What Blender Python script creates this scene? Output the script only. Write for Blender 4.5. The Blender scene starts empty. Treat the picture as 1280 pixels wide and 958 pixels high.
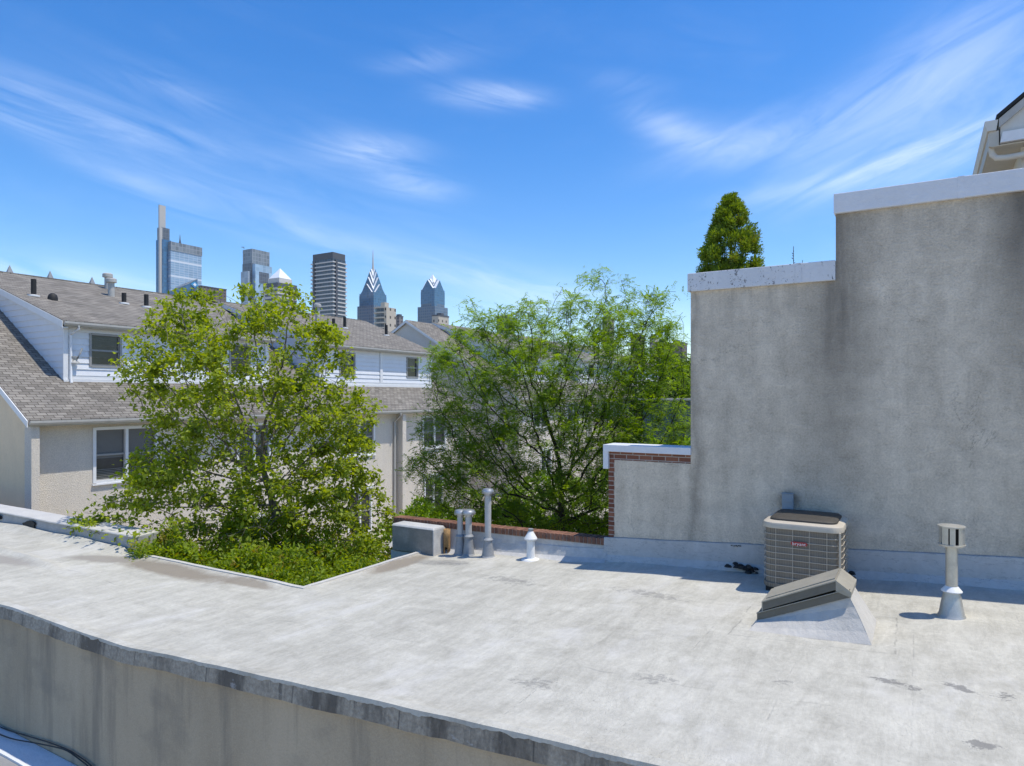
import bpy, bmesh, math, random
import numpy as np
from mathutils import Vector, Matrix, noise as mnoise

random.seed(7)
RNG = np.random.default_rng(11)
scene = bpy.context.scene
COL = scene.collection

# ------------------------------------------------------------------ camera, sky, sun, exposure
# World axes follow the street grid: X runs along the stucco wall, Y runs away from the viewer along the row houses.
# The stucco wall stands on Y = 0; Z = 0 is the level (left) part of the flat roof.
YAW = math.radians(30.9)
CAM = np.array([4.198, -9.953, 2.80])
RIGHT = np.array([math.cos(YAW), math.sin(YAW), 0.0])
FWD = np.array([-math.sin(YAW), math.cos(YAW), 0.0])
UPV = np.array([0.0, 0.0, 1.0])
FPX, CX, CY = 853.33, 640.0, 495.0
cd = bpy.data.cameras.new('camera'); co = bpy.data.objects.new('camera', cd); COL.objects.link(co)
cd.lens = 24.0; cd.sensor_width = 36.0; cd.shift_y = 16.0 / 1280.0
cd.clip_start = 0.05; cd.clip_end = 60000
co.location = CAM.tolist(); co.rotation_euler = (math.radians(90), 0, YAW)
scene.camera = co

SUN_V = np.array([0.36, 0.125, 1.0]); SUN_V = SUN_V / np.linalg.norm(SUN_V)
SUN_EL = math.asin(SUN_V[2]); SUN_AZ = math.atan2(SUN_V[0], SUN_V[1])
sd = bpy.data.lights.new('sun', 'SUN'); so = bpy.data.objects.new('sun', sd); COL.objects.link(so)
sd.energy = 3.0; sd.angle = math.radians(0.5); sd.color = (1.0, 0.945, 0.835)
so.rotation_euler = Vector((-SUN_V).tolist()).to_track_quat('-Z', 'Y').to_euler()
so.location = (20, 5, 40)

scene.view_settings.view_transform = 'Standard'
scene.view_settings.look = 'None'
scene.view_settings.exposure = 0.60
scene.view_settings.gamma = 1.0
scene.view_settings.use_curve_mapping = False

HAZE = 0.00005
def ray(px, py):
    return FWD + RIGHT * ((px - CX) / FPX) - UPV * ((py - CY) / FPX)
def at(px, py, D):
    return CAM + ray(px, py) * D

class NT:
    """small helper round a node tree"""
    def __init__(s, tree):
        s.t = tree; s.n = tree.nodes; s.l = tree.links
    def node(s, typ, **kw):
        nd = s.n.new(typ)
        for k, v in kw.items():
            setattr(nd, k, v)
        return nd
    def put(s, sock, v):
        if hasattr(v, 'links'):
            s.l.new(v, sock)
        elif v is not None:
            sock.default_value = v
    def math(s, op, a, b=None, c=None, clamp=False):
        nd = s.node('ShaderNodeMath', operation=op, use_clamp=clamp)
        s.put(nd.inputs[0], a)
        if b is not None: s.put(nd.inputs[1], b)
        if c is not None: s.put(nd.inputs[2], c)
        return nd.outputs[0]
    def vmath(s, op, a, b=None):
        nd = s.node('ShaderNodeVectorMath', operation=op)
        s.put(nd.inputs[0], a)
        if b is not None: s.put(nd.inputs[1], b)
        return nd.outputs['Value'] if op in ('DOT_PRODUCT', 'LENGTH', 'DISTANCE') else nd.outputs[0]
    def mix(s, f, a, b, blend='MIX'):
        nd = s.node('ShaderNodeMix', data_type='RGBA', blend_type=blend)
        nd.clamp_factor = True
        s.put(nd.inputs[0], f)
        for sock, v in ((nd.inputs[6], a), (nd.inputs[7], b)):
            if isinstance(v, (tuple, list)): v = tuple(v) + (1.0,) if len(v) == 3 else tuple(v)
            s.put(sock, v)
        return nd.outputs[2]
    def ramp(s, v, lo, hi, a=0.0, b=1.0):
        nd = s.node('ShaderNodeMapRange', clamp=True)
        s.put(nd.inputs[0], v)
        for i, x in enumerate((lo, hi, a, b)): s.put(nd.inputs[i + 1], x)
        return nd.outputs[0]
    def noise(s, vec, scale, detail=3.0, rough=0.55, dist=0.0):
        nd = s.node('ShaderNodeTexNoise')
        s.put(nd.inputs['Vector'], vec); nd.inputs['Scale'].default_value = scale
        nd.inputs['Detail'].default_value = detail; nd.inputs['Roughness'].default_value = rough
        nd.inputs['Distortion'].default_value = dist
        return nd.outputs['Fac']
    def pos(s):
        return s.node('ShaderNodeNewGeometry').outputs['Position']
    def xyz(s, v):
        nd = s.node('ShaderNodeSeparateXYZ'); s.put(nd.inputs[0], v); return nd.outputs
    def comb(s, x, y, z):
        nd = s.node('ShaderNodeCombineXYZ')
        for i, v in enumerate((x, y, z)): s.put(nd.inputs[i], v)
        return nd.outputs[0]
    def scalev(s, v, sc):
        return s.vmath('MULTIPLY', v, sc)

def sky_world():
    w = bpy.data.worlds.new('World'); scene.world = w; w.use_nodes = True
    T = NT(w.node_tree); T.n.clear()
    out = T.node('ShaderNodeOutputWorld'); bg = T.node('ShaderNodeBackground')
    T.l.new(bg.outputs[0], out.inputs[0]); bg.inputs[1].default_value = 0.135
    sky = T.node('ShaderNodeTexSky', sky_type='NISHITA')
    sky.sun_disc = False; sky.sun_elevation = SUN_EL; sky.sun_rotation = SUN_AZ
    sky.altitude = 50; sky.air_density = 1.0; sky.dust_density = 0.35; sky.ozone_density = 1.6
    hs = T.node('ShaderNodeHueSaturation'); hs.inputs['Saturation'].default_value = 1.42
    hs.inputs['Hue'].default_value = 0.508
    T.l.new(sky.outputs[0], hs.inputs['Color'])
    d = T.node('ShaderNodeTexCoord').outputs['Generated']
    dn = T.vmath('NORMALIZE', d)
    dx = T.vmath('DOT_PRODUCT', dn, tuple(RIGHT)); dy = T.vmath('DOT_PRODUCT', dn, tuple(FWD))
    az = T.math('ARCTAN2', dx, dy); el = T.math('ARCSINE', T.xyz(dn)[2])
    # cirrus: streaked noise, gathered into wisps by soft ellipses in azimuth / elevation
    def streak(ang, sx, sy, seed, dist):
        ca, sa = math.cos(ang), math.sin(ang)
        u = T.math('ADD', T.math('MULTIPLY', az, ca), T.math('MULTIPLY', el, sa))
        v = T.math('SUBTRACT', T.math('MULTIPLY', el, ca), T.math('MULTIPLY', az, sa))
        vec = T.comb(T.math('MULTIPLY', u, sx), T.math('MULTIPLY', v, sy), seed)
        return T.noise(vec, 1.0, 9.0, 0.62, dist)
    n1 = streak(math.radians(-12), 4.5, 30.0, 3.1, 0.8)
    n2 = streak(math.radians(18), 4.5, 26.0, 8.7, 0.9)
    n3 = streak(0.0, 2.2, 5.0, 14.2, 0.6)
    def blob(px, py, rx, ry, deg, k):
        a = math.atan((px - CX) / FPX); e = math.atan((CY - py) / math.hypot(FPX, px - CX))
        ca, sa = math.cos(math.radians(-deg)), math.sin(math.radians(-deg))
        x = T.math('SUBTRACT', az, a); y = T.math('SUBTRACT', el, e)
        u = T.math('DIVIDE', T.math('ADD', T.math('MULTIPLY', x, ca), T.math('MULTIPLY', y, sa)), rx / FPX * 0.9)
        v = T.math('DIVIDE', T.math('SUBTRACT', T.math('MULTIPLY', y, ca), T.math('MULTIPLY', x, sa)), ry / FPX * 0.9)
        r2 = T.math('ADD', T.math('MULTIPLY', u, u), T.math('MULTIPLY', v, v))
        return T.math('MULTIPLY', T.math('POWER', 2.718, T.math('MULTIPLY', r2, -1.0)), k)
    def total(bl):
        acc = None
        for b in bl:
            v = blob(*b); acc = v if acc is None else T.math('ADD', acc, v)
        return acc
    left = total([(120, 150, 110, 18, 6, .5), (30, 120, 80, 30, 10, .3), (110, 202, 180, 12, 20, .6), (330, 272, 190, 16, 16, .5), (590, 345, 190, 28, 11, .5),
                  (455, 186, 62, 17, 0, 1.15), (515, 229, 52, 15, 8, 1.0), (612, 120, 66, 14, 2, 1.1), (530, 77, 62, 12, -6, .55), (215, 112, 50, 13, 5, .4),
                  (70, 342, 170, 15, 5, .95), (300, 200, 260, 60, 14, .22), (680, 380, 150, 30, 4, .35)])
    right = total([(840, 163, 62, 20, 24, .9), (950, 172, 110, 24, -10, .95), (1110, 118, 120, 40, -28, .7), (1240, 70, 110, 60, -20, .5),
                   (1120, 205, 150, 24, -12, .8), (1200, 170, 110, 40, -25, .6), (790, 105, 60, 14, 10, .25), (1000, 235, 100, 12, -4, .5)])
    m1 = T.math('MULTIPLY', T.math('MULTIPLY', left, .88), T.ramp(n1, 0.30, 0.72))
    m2 = T.math('MULTIPLY', T.math('MULTIPLY', right, .78), T.ramp(n2, 0.25, 0.75))
    m3 = T.math('MULTIPLY', T.ramp(n3, 0.5, 0.85), T.math('MULTIPLY', T.ramp(n1, .35, .8), 0.22))
    cm = T.math('ADD', T.math('ADD', m1, m2), m3)
    cm = T.math('MULTIPLY', T.math('MINIMUM', cm, 1.0), 0.42)
    cm = T.math('MULTIPLY', cm, T.ramp(el, 0.0, 0.06))
    col = T.mix(cm, hs.outputs[0], (6.9, 7.3, 7.9))
    T.l.new(col, bg.inputs[0])
sky_world()

# ------------------------------------------------------------------ mesh helper
class MB:
    def __init__(s):
        s.v = []; s.f = []; s.m = []; s.r = []
        s.cm = 0; s.cr = None
    def _f(s, idx):
        s.f.append(tuple(idx)); s.m.append(s.cm); s.r.append(random.random() if s.cr is None else s.cr)
    def poly(s, pts):
        b = len(s.v); s.v.extend([tuple(map(float, p)) for p in pts]); s._f(range(b, b + len(pts)))
    def box(s, x0, x1, y0, y1, z0, z1):
        b = len(s.v)
        s.v.extend([(x, y, z) for z in (z0, z1) for y in (y0, y1) for x in (x0, x1)])
        rr = random.random() if s.cr is None else s.cr
        for q in ((0, 2, 3, 1), (4, 5, 7, 6), (0, 1, 5, 4), (2, 6, 7, 3), (0, 4, 6, 2), (1, 3, 7, 5)):
            s.f.append(tuple(b + i for i in q)); s.m.append(s.cm); s.r.append(rr)
    def hexa(s, p):            # eight corners, bottom four then top four (same winding, ccw from above)
        b = len(s.v); s.v.extend([tuple(map(float, q)) for q in p])
        for q in ((3, 2, 1, 0), (4, 5, 6, 7), (0, 1, 5, 4), (1, 2, 6, 5), (2, 3, 7, 6), (3, 0, 4, 7)):
            s._f([b + i for i in q])
    def prism(s, outline, a0, a1, axis):
        """outline: 2-D ring; extruded along axis from a0 to a1 (axis 'x': (y,z); 'y': (x,z); 'z': (x,y))"""
        def P(u, v, a):
            return (a, u, v) if axis == 'x' else ((u, a, v) if axis == 'y' else (u, v, a))
        n = len(outline); b = len(s.v)
        s.v.extend([P(u, v, a0) for u, v in outline]); s.v.extend([P(u, v, a1) for u, v in outline])
        s._f(range(b, b + n)); s._f(range(b + 2 * n - 1, b + n - 1, -1))
        for i in range(n):
            j = (i + 1) % n; s._f((b + i, b + n + i, b + n + j, b + j))
    def tube(s, path, rad, n=8, cap=True):
        path = [Vector(p) for p in path]
        if not hasattr(rad, '__len__'): rad = [rad] * len(path)
        b = len(s.v); up = Vector((0.13, 0.31, 0.94))
        for i, p in enumerate(path):
            d = (path[min(i + 1, len(path) - 1)] - path[max(i - 1, 0)])
            if d.length < 1e-9: d = Vector((0, 0, 1))
            d.normalize()
            a = d.cross(up)
            if a.length < .05: a = d.cross(Vector((1, 0, 0)))
            a.normalize(); c = d.cross(a)
            for k in range(n):
                t = 2 * math.pi * k / n
                q = p + (a * math.cos(t) + c * math.sin(t)) * rad[i]; s.v.append(tuple(q))
        for i in range(len(path) - 1):
            for k in range(n):
                k2 = (k + 1) % n
                s._f((b + i * n + k, b + i * n + k2, b + (i + 1) * n + k2, b + (i + 1) * n + k))
        if cap:
            s._f(range(b + n - 1, b - 1, -1)); e = b + (len(path) - 1) * n; s._f(range(e, e + n))
    def lathe(s, c, prof, n=24, sx=1, sy=1):
        b = len(s.v)
        for r, z in prof:
            for k in range(n):
                t = 2 * math.pi * k / n
                s.v.append((c[0] + r * math.cos(t) * sx, c[1] + r * math.sin(t) * sy, c[2] + z))
        for i in range(len(prof) - 1):
            for k in range(n):
                k2 = (k + 1) % n
                s._f((b + i * n + k, b + i * n + k2, b + (i + 1) * n + k2, b + (i + 1) * n + k))
        s._f(range(b + n - 1, b - 1, -1)); e = b + (len(prof) - 1) * n; s._f(range(e, e + n))
    def build(s, name, mats, parent=None, smooth=False, bevel=0, sharp=None):
        me = bpy.data.meshes.new(name)
        off = ROOT.get(parent.name, (0, 0, 0)) if parent is not None else (0, 0, 0)
        vv = np.array(s.v, dtype=float).reshape(-1, 3) - np.array(off)
        me.from_pydata(vv.tolist(), [], s.f)
        if not isinstance(mats, (list, tuple)): mats = [mats]
        for m in mats: me.materials.append(m)
        if len(mats) > 1: me.polygons.foreach_set('material_index', s.m)
        at_ = me.attributes.new('rnd', 'FLOAT', 'FACE'); at_.data.foreach_set('value', np.array(s.r, dtype=np.float32))
        me.validate()
        bm = bmesh.new(); bm.from_mesh(me)
        bmesh.ops.recalc_face_normals(bm, faces=bm.faces); bm.to_mesh(me); bm.free()
        o = bpy.data.objects.new(name, me); COL.objects.link(o)
        if parent is not None:
            o.parent = parent; ROOT[o.name] = off
        if smooth:
            me.shade_smooth()
            try: me.set_sharp_from_angle(angle=math.radians(sharp if sharp else 40))
            except Exception: pass
        if bevel:
            md = o.modifiers.new('bevel', 'BEVEL'); md.width = bevel; md.segments = 2
            md.limit_method = 'ANGLE'; md.angle_limit = math.radians(40); md.harden_normals = False
        return o
ROOT = {}
def thing(name, label, cat, loc, group=None):
    o = bpy.data.objects.new(name, None); COL.objects.link(o); o.empty_display_size = .2
    o.location = tuple(map(float, loc)); ROOT[o.name] = tuple(map(float, loc))
    o['label'] = label; o['category'] = cat
    if group: o['group'] = group
    return o
def tag(o, label, cat, group=None):
    o['label'] = label; o['category'] = cat
    if group: o['group'] = group
    return o
def structure(o):
    o['kind'] = 'structure'; return o

# ------------------------------------------------------------------ materials
def principled(name):
    m = bpy.data.materials.new(name); m.use_nodes = True
    T = NT(m.node_tree); b = m.node_tree.nodes['Principled BSDF']
    return m, T, b
def bump(T, b, h, strength, dist=0.02, normal=None):
    nd = T.node('ShaderNodeBump'); nd.inputs['Strength'].default_value = strength; nd.inputs['Distance'].default_value = dist
    T.put(nd.inputs['Height'], h)
    if normal is not None: T.l.new(normal, nd.inputs['Normal'])
    T.l.new(nd.outputs[0], b.inputs['Normal']); return nd.outputs[0]
def mul(c, k): return tuple(x * k for x in c)

def plain(name, col, rough=.6, var=.12, scale=6.0, bstr=.15, bscale=60.0, metal=0.0, streak=0.0, spec=.5, dirt=None, dirt_amt=0.0):
    m, T, b = principled(name); p = T.pos()
    n = T.noise(p, scale, 5, .6); n2 = T.noise(p, scale * 7, 3, .6)
    f = T.math('ADD', T.math('MULTIPLY', n, .65), T.math('MULTIPLY', n2, .35))
    c = T.mix(T.ramp(f, .3, .7), mul(col, 1 - var), mul(col, 1 + var))
    if streak:
        sn = T.noise(T.scalev(p, (9, 9, .7)), 1.0, 4, .6)
        c = T.mix(T.math('MULTIPLY', T.ramp(sn, .48, .72), streak), c, mul(col, .45))
    if dirt is not None:
        dn = T.noise(p, 3.1, 6, .7)
        c = T.mix(T.math('MULTIPLY', T.ramp(dn, .52, .68), dirt_amt), c, dirt)
    T.l.new(c, b.inputs['Base Color']); b.inputs['Roughness'].default_value = rough
    b.inputs['Metallic'].default_value = metal; b.inputs['Specular IOR Level'].default_value = spec
    if bstr: bump(T, b, T.noise(p, bscale, 3, .6), bstr, .01)
    return m

def gauss(T, p, cx, cy, rx, ry, deg=0):
    x = T.math('SUBTRACT', T.xyz(p)[0], cx); y = T.math('SUBTRACT', T.xyz(p)[1], cy)
    ca, sa = math.cos(math.radians(deg)), math.sin(math.radians(deg))
    u = T.math('DIVIDE', T.math('ADD', T.math('MULTIPLY', x, ca), T.math('MULTIPLY', y, sa)), rx)
    v = T.math('DIVIDE', T.math('SUBTRACT', T.math('MULTIPLY', y, ca), T.math('MULTIPLY', x, sa)), ry)
    r2 = T.math('ADD', T.math('MULTIPLY', u, u), T.math('MULTIPLY', v, v))
    return T.math('POWER', 2.718, T.math('MULTIPLY', r2, -1.0))

def mat_roof():
    m, T, b = principled('silver_coated_membrane'); p = T.pos(); X, Y, Z = T.xyz(p)
    warp = T.noise(p, .9, 3, .5)
    big = T.noise(p, .55, 4, .55)
    st = T.noise(T.comb(T.math('MULTIPLY', X, 7.5), T.math('MULTIPLY', Y, 1.5), 0.0), 1.0, 7, .70, .5)   # brush strokes along the sheets
    st2 = T.noise(T.comb(T.math('MULTIPLY', X, 1.3), T.math('MULTIPLY', Y, 7.5), 4.0), 1.0, 7, .70, .5)
    fine = T.noise(T.scalev(p, (1, .6, 1)), 30, 5, .75)
    f = T.math('ADD', T.math('ADD', T.math('MULTIPLY', st, .27), T.math('MULTIPLY', st2, .10)), T.math('ADD', T.math('ADD', T.math('MULTIPLY', big, .12), T.math('MULTIPLY', T.noise(p, 2.3, 8, .68, .8), .29)), T.math('MULTIPLY', fine, .22)))
    c = T.mix(T.ramp(f, .38, .60), (.315, .299, .25), (.56, .538, .465))
    # brighter recoated patches
    pt = T.ramp(T.noise(T.scalev(p, (1.0, .55, 1)), 1.3, 5, .6, .4), .56, .68)
    c = T.mix(T.math('MULTIPLY', pt, .38), c, (.62, .605, .57))
    # sheet seams: thin dark laps every 0.92 m, wobbling
    xs = T.math('ADD', T.math('MULTIPLY', X, 1 / .92), T.math('MULTIPLY', T.math('SUBTRACT', T.noise(p, 1.3, 3, .5), .5), .07))
    fr = T.math('ABSOLUTE', T.math('SUBTRACT', T.math('FRACT', xs), .5))
    seam = T.ramp(fr, .012, .0)
    gate = T.math('MULTIPLY', T.ramp(T.noise(T.scalev(p, (1.1, .8, 1)), 1.3, 3, .6), .48, .60), T.ramp(T.noise(p, 13, 4, .7), .45, .55))
    c = T.mix(T.math('MULTIPLY', T.math('MULTIPLY', seam, gate), .24), c, (.17, .165, .15))
    ys = T.math('ADD', T.math('MULTIPLY', Y, 1 / 2.7), T.math('MULTIPLY', warp, .14))
    fr2 = T.math('ABSOLUTE', T.math('SUBTRACT', T.math('FRACT', ys), .5))
    seam2 = T.math('MULTIPLY', T.ramp(fr2, .0055, .0), T.ramp(T.noise(p, 1.4, 3, .6), .5, .6))
    c = T.mix(T.math('MULTIPLY', seam2, .4), c, (.18, .175, .16))
    # small grey scuffs
    sc = T.math('MULTIPLY', T.ramp(T.noise(T.scalev(p, (5.0, 1.6, 1)), 1.0, 8, .75, .3), .64, .72), .45)
    c = T.mix(sc, c, (.25, .245, .23))
    # standing-water stains near the edge of the light well, brown-grey
    def stain(c, g, amt, col, lo=.42, hi=.62, sc_=2.6):
        nn = T.noise(p, sc_, 7, .75, .5)
        k = T.ramp(T.math('MULTIPLY', T.math('ADD', T.math('MULTIPLY', g, .55), T.math('MULTIPLY', nn, .45)), T.ramp(g, .05, .3)), lo, hi)
        return T.mix(T.math('MULTIPLY', k, amt), c, col)
    brown = (.235, .20, .155)
    c = stain(c, gauss(T, p, -6.2, -3.36, 1.8, .30), .9, brown)
    c = stain(c, gauss(T, p, -4.45, -3.24, .8, .18), .8, brown)
    c = stain(c, gauss(T, p, -7.75, -3.50, .8, .26, 25), .85, (.27, .245, .21))
    c = stain(c, gauss(T, p, -9.5, -4.46, 1.5, .22, 5), .8, (.29, .265, .23))
    c = stain(c, gauss(T, p, -3.24, -1.15, .26, .9), .9, brown)
    c = stain(c, gauss(T, p, -2.6, -.85, .8, .3), .55, (.24, .23, .21), .5, .66, 5)
    dark = (.17, .165, .155)
    def flake(c, g, amt, sc_=9.0):
        nn = T.noise(T.scalev(p, (1, 1.25, 1)), sc_, 8, .78, .6)
        k = T.math('MULTIPLY', T.ramp(T.math('ADD', nn, T.math('MULTIPLY', g, .26)), .70, .75), T.ramp(g, .03, .25))
        return T.mix(T.math('MULTIPLY', k, amt), c, dark)
    for (sx_, sy_, rx_, ry_, dg) in ((4.03, -3.55, .26, .10, -28), (4.46, -3.43, .22, .09, -26), (4.76, -3.47, .12, .14, 0), (3.2, -3.85, .14, .16, 0), (4.55, -4.45, .16, .14, 0), (2.2, -4.2, .25, .2, 0),
                                 (1.2, -1.62, .8, .22, -12), (-.9, -1.55, .8, .25, -12), (-2.5, -.9, .7, .3, 0), (5.4, -3.2, .4, .2, 0), (1.3, -4.7, .3, .2, 0)):
        c = flake(c, gauss(T, p, sx_, sy_, rx_, ry_, dg), .75 if sx_ > 3.9 else .5)
    grit = T.ramp(T.noise(p, 46, 2, .5), .71, .76)
    c = T.mix(T.math('MULTIPLY', grit, .55), c, (.16, .155, .14))
    # lines scored round the hood and the flue
    sq = T.math('MAXIMUM', T.math('ABSOLUTE', T.math('SUBTRACT', T.math('ADD', X, T.math('MULTIPLY', T.noise(p, 3, 3), .10)), 3.30)), T.math('MULTIPLY', T.math('ABSOLUTE', T.math('ADD', Y, 2.22)), 1.25))
    ln = T.math('MULTIPLY', T.ramp(T.math('ABSOLUTE', T.math('SUBTRACT', sq, .74)), .014, 0), T.ramp(T.noise(p, 7, 4, .7), .42, .55))
    c = T.mix(T.math('MULTIPLY', ln, .55), c, (.15, .145, .13))
    # greyer strip along the foot of the stucco wall
    foot_grey = T.math('MULTIPLY', T.ramp(T.math('ADD', Y, T.math('MULTIPLY', warp, .3)), -.55, -.1), T.ramp(X, .2, .9))
    c = T.mix(T.math('MULTIPLY', foot_grey, .25), c, (.30, .30, .30))
    T.l.new(c, b.inputs['Base Color']); b.inputs['Roughness'].default_value = .72
    b.inputs['Specular IOR Level'].default_value = .35
    crackle = T.node('ShaderNodeTexVoronoi', feature='DISTANCE_TO_EDGE'); T.l.new(p, crackle.inputs['Vector']); crackle.inputs['Scale'].default_value = 26
    ck = T.math('MULTIPLY', T.ramp(crackle.outputs[0], 0, .07), T.ramp(T.noise(p, 1.1, 3), .5, .62))
    h = T.math('ADD', T.math('ADD', T.math('MULTIPLY', st, .6), T.math('MULTIPLY', fine, .4)), T.math('SUBTRACT', T.math('MULTIPLY', ck, .35), T.math('MULTIPLY', T.math('MULTIPLY', seam, gate), .5)))
    bump(T, b, h, .38, .03)
    return m

def mat_stucco_wall():
    m, T, b = principled('weathered_grey_stucco'); p = T.pos(); X, Y, Z = T.xyz(p)
    big = T.noise(T.scalev(p, (1, 1, .7)), .9, 5, .6)
    ver = T.noise(T.scalev(p, (5.2, 5.2, .55)), 1.0, 5, .62)
    hor = T.noise(T.scalev(p, (5, 5, 26)), 1.0, 4, .65)
    fine = T.noise(p, 42, 4, .7)
    mid = T.noise(p, 3.6, 6, .68, .3)
    f = T.math('ADD', T.math('ADD', T.math('MULTIPLY', big, .22), T.math('ADD', T.math('MULTIPLY', ver, .16), T.math('MULTIPLY', mid, .27))), T.math('ADD', T.math('MULTIPLY', hor, .06), T.math('MULTIPLY', fine, .29)))
    c = T.mix(T.ramp(f, .39, .61), (.41, .352, .275), (.77, .672, .535))
    wob = T.math('MULTIPLY', T.math('SUBTRACT', T.noise(T.scalev(p, (1, 1, .5)), 1.6, 4), .5), .5)
    xw = T.math('ADD', X, wob)
    # run-off stain below the step of the coping, and another at the far right
    s1 = T.math('MULTIPLY', T.ramp(T.math('ABSOLUTE', T.math('SUBTRACT', xw, 3.25)), .58, .06), T.ramp(Z, 1.4, 4.0, .22, 1.0))
    s1 = T.math('MULTIPLY', s1, T.ramp(ver, .3, .6, .5, 1.0))
    s2 = T.math('MULTIPLY', T.ramp(xw, 4.72, 5.22), T.ramp(Z, 2.5, 5.0, .1, 1.0))
    s3 = T.math('MULTIPLY', T.ramp(Z, 4.2, 5.25), T.math('MULTIPLY', T.ramp(ver, .42, .62), T.ramp(X, 3.0, 3.3)))
    s4 = T.math('MULTIPLY', T.math('MULTIPLY', T.ramp(Z, 3.4, 4.35), T.ramp(ver, .44, .62)), T.ramp(X, 3.2, 3.1))
    s5 = T.math('MULTIPLY', T.ramp(T.math('ABSOLUTE', T.math('SUBTRACT', xw, 1.36)), .12, 0), .4)
    # dark mark round the switch box
    gx = T.math('DIVIDE', T.math('SUBTRACT', X, 2.66), .16); gz = T.math('DIVIDE', T.math('SUBTRACT', Z, 1.36), .17)
    s6 = T.math('POWER', 2.718, T.math('MULTIPLY', T.math('ADD', T.math('MULTIPLY', gx, gx), T.math('MULTIPLY', gz, gz)), -1.2))
    s6 = T.math('MULTIPLY', s6, T.ramp(T.noise(p, 9, 4), .3, .6, .5, 1.0))
    s = T.math('MAXIMUM', T.math('MAXIMUM', T.math('MULTIPLY', s1, .78), T.math('MULTIPLY', s2, .85)), T.math('MAXIMUM', T.math('MULTIPLY', s3, .30), T.math('MAXIMUM', T.math('MULTIPLY', s4, .38), T.math('MAXIMUM', s5, s6))))
    crk = T.math('MULTIPLY', T.ramp(T.math('ABSOLUTE', T.math('SUBTRACT', T.noise(T.scalev(p, (1, 1, .8)), .8, 7, .62, .5), .5)), .0035, .0), T.ramp(T.noise(p, .7, 3), .5, .58))
    s = T.math('MAXIMUM', s, T.math('MULTIPLY', crk, .5))
    c = T.mix(s, c, (.125, .11, .09))
    T.l.new(c, b.inputs['Base Color']); b.inputs['Roughness'].default_value = .92; b.inputs['Specular IOR Level'].default_value = .2
    h = T.math('ADD', T.math('ADD', T.math('MULTIPLY', hor, .25), T.math('MULTIPLY', mid, .8)), T.math('MULTIPLY', fine, .6))
    bump(T, b, h, .8, .03)
    return m

def mat_pebble(name, col, sc=38, amt=.22, bs=.9):
    m, T, b = principled(name); p = T.pos()
    v = T.node('ShaderNodeTexVoronoi'); T.l.new(p, v.inputs['Vector']); v.inputs['Scale'].default_value = sc
    n = T.noise(p, 1.1, 4, .6); ver = T.noise(T.scalev(p, (3, 3, .4)), 1.0, 4, .6)
    f = T.math('ADD', T.math('MULTIPLY', T.xyz(v.outputs['Color'])[0], .45), T.math('ADD', T.math('MULTIPLY', n, .3), T.math('MULTIPLY', ver, .25)))
    c = T.mix(T.ramp(f, .2, .75), mul(col, 1 - amt), mul(col, 1 + amt))
    T.l.new(c, b.inputs['Base Color']); b.inputs['Roughness'].default_value = .95; b.inputs['Specular IOR Level'].default_value = .15
    bump(T, b, T.math('ADD', v.outputs['Distance'], T.noise(p, sc * .5, 3)), bs, .03)
    return m

def mat_fascia():
    m, T, b = principled('stained_roof_edge_metal'); p = T.pos(); X, Y, Z = T.xyz(p)
    n = T.noise(T.scalev(p, (2.2, 1, .6)), 1.0, 6, .65); n2 = T.noise(T.scalev(p, (11, 1, 2.2)), 1.0, 5, .7); n3 = T.noise(p, 26, 4, .7)
    c = T.mix(T.ramp(n3, .35, .65), (.235, .205, .16), (.39, .345, .27))
    c = T.mix(T.math('MULTIPLY', T.ramp(n, .46, .60), .85), c, (.062, .054, .044))
    c = T.mix(T.math('MULTIPLY', T.ramp(n2, .58, .68), .6), c, (.05, .044, .036))
    c = T.mix(T.math('MULTIPLY', T.ramp(T.noise(T.scalev(p, (6, 1, 12)), 1.0, 5, .7), .62, .70), .55), c, (.42, .41, .39))
    joint = T.ramp(T.math('ABSOLUTE', T.math('SUBTRACT', T.math('FRACT', T.math('MULTIPLY', X, 1 / 1.23)), .5)), .009, 0)
    c = T.mix(T.math('MULTIPLY', joint, .8), c, (.03, .03, .03))
    T.l.new(c, b.inputs['Base Color']); b.inputs['Roughness'].default_value = .6
    bump(T, b, T.math('ADD', n3, T.math('MULTIPLY', n2, .8)), .4, .02)
    return m

def mat_front_wall():
    m, T, b = principled('streaked_beige_grey_render'); p = T.pos()
    ver = T.noise(T.scalev(p, (3.4, 3.4, .38)), 1.0, 6, .62); ver2 = T.noise(T.scalev(p, (1.5, 1.5, .5)), 1.0, 4, .55); fine = T.noise(p, 55, 4, .7)
    f = T.math('ADD', T.math('MULTIPLY', ver2, .6), T.math('MULTIPLY', fine, .4))
    c = T.mix(T.ramp(f, .35, .65), (.35, .29, .205), (.49, .41, .295))
    c = T.mix(T.math('MULTIPLY', T.ramp(ver, .5, .70), .75), c, (.20, .18, .145))
    c = T.mix(T.math('MULTIPLY', T.ramp(T.noise(T.scalev(p, (1.2, 1, 1.8)), 1.1, 5, .6), .56, .7), .4), c, (.22, .2, .165))
    T.l.new(c, b.inputs['Base Color']); b.inputs['Roughness'].default_value = .93; b.inputs['Specular IOR Level'].default_value = .2
    bump(T, b, T.math('ADD', fine, T.math('MULTIPLY', ver, .4)), .35, .02)
    return m

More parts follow.
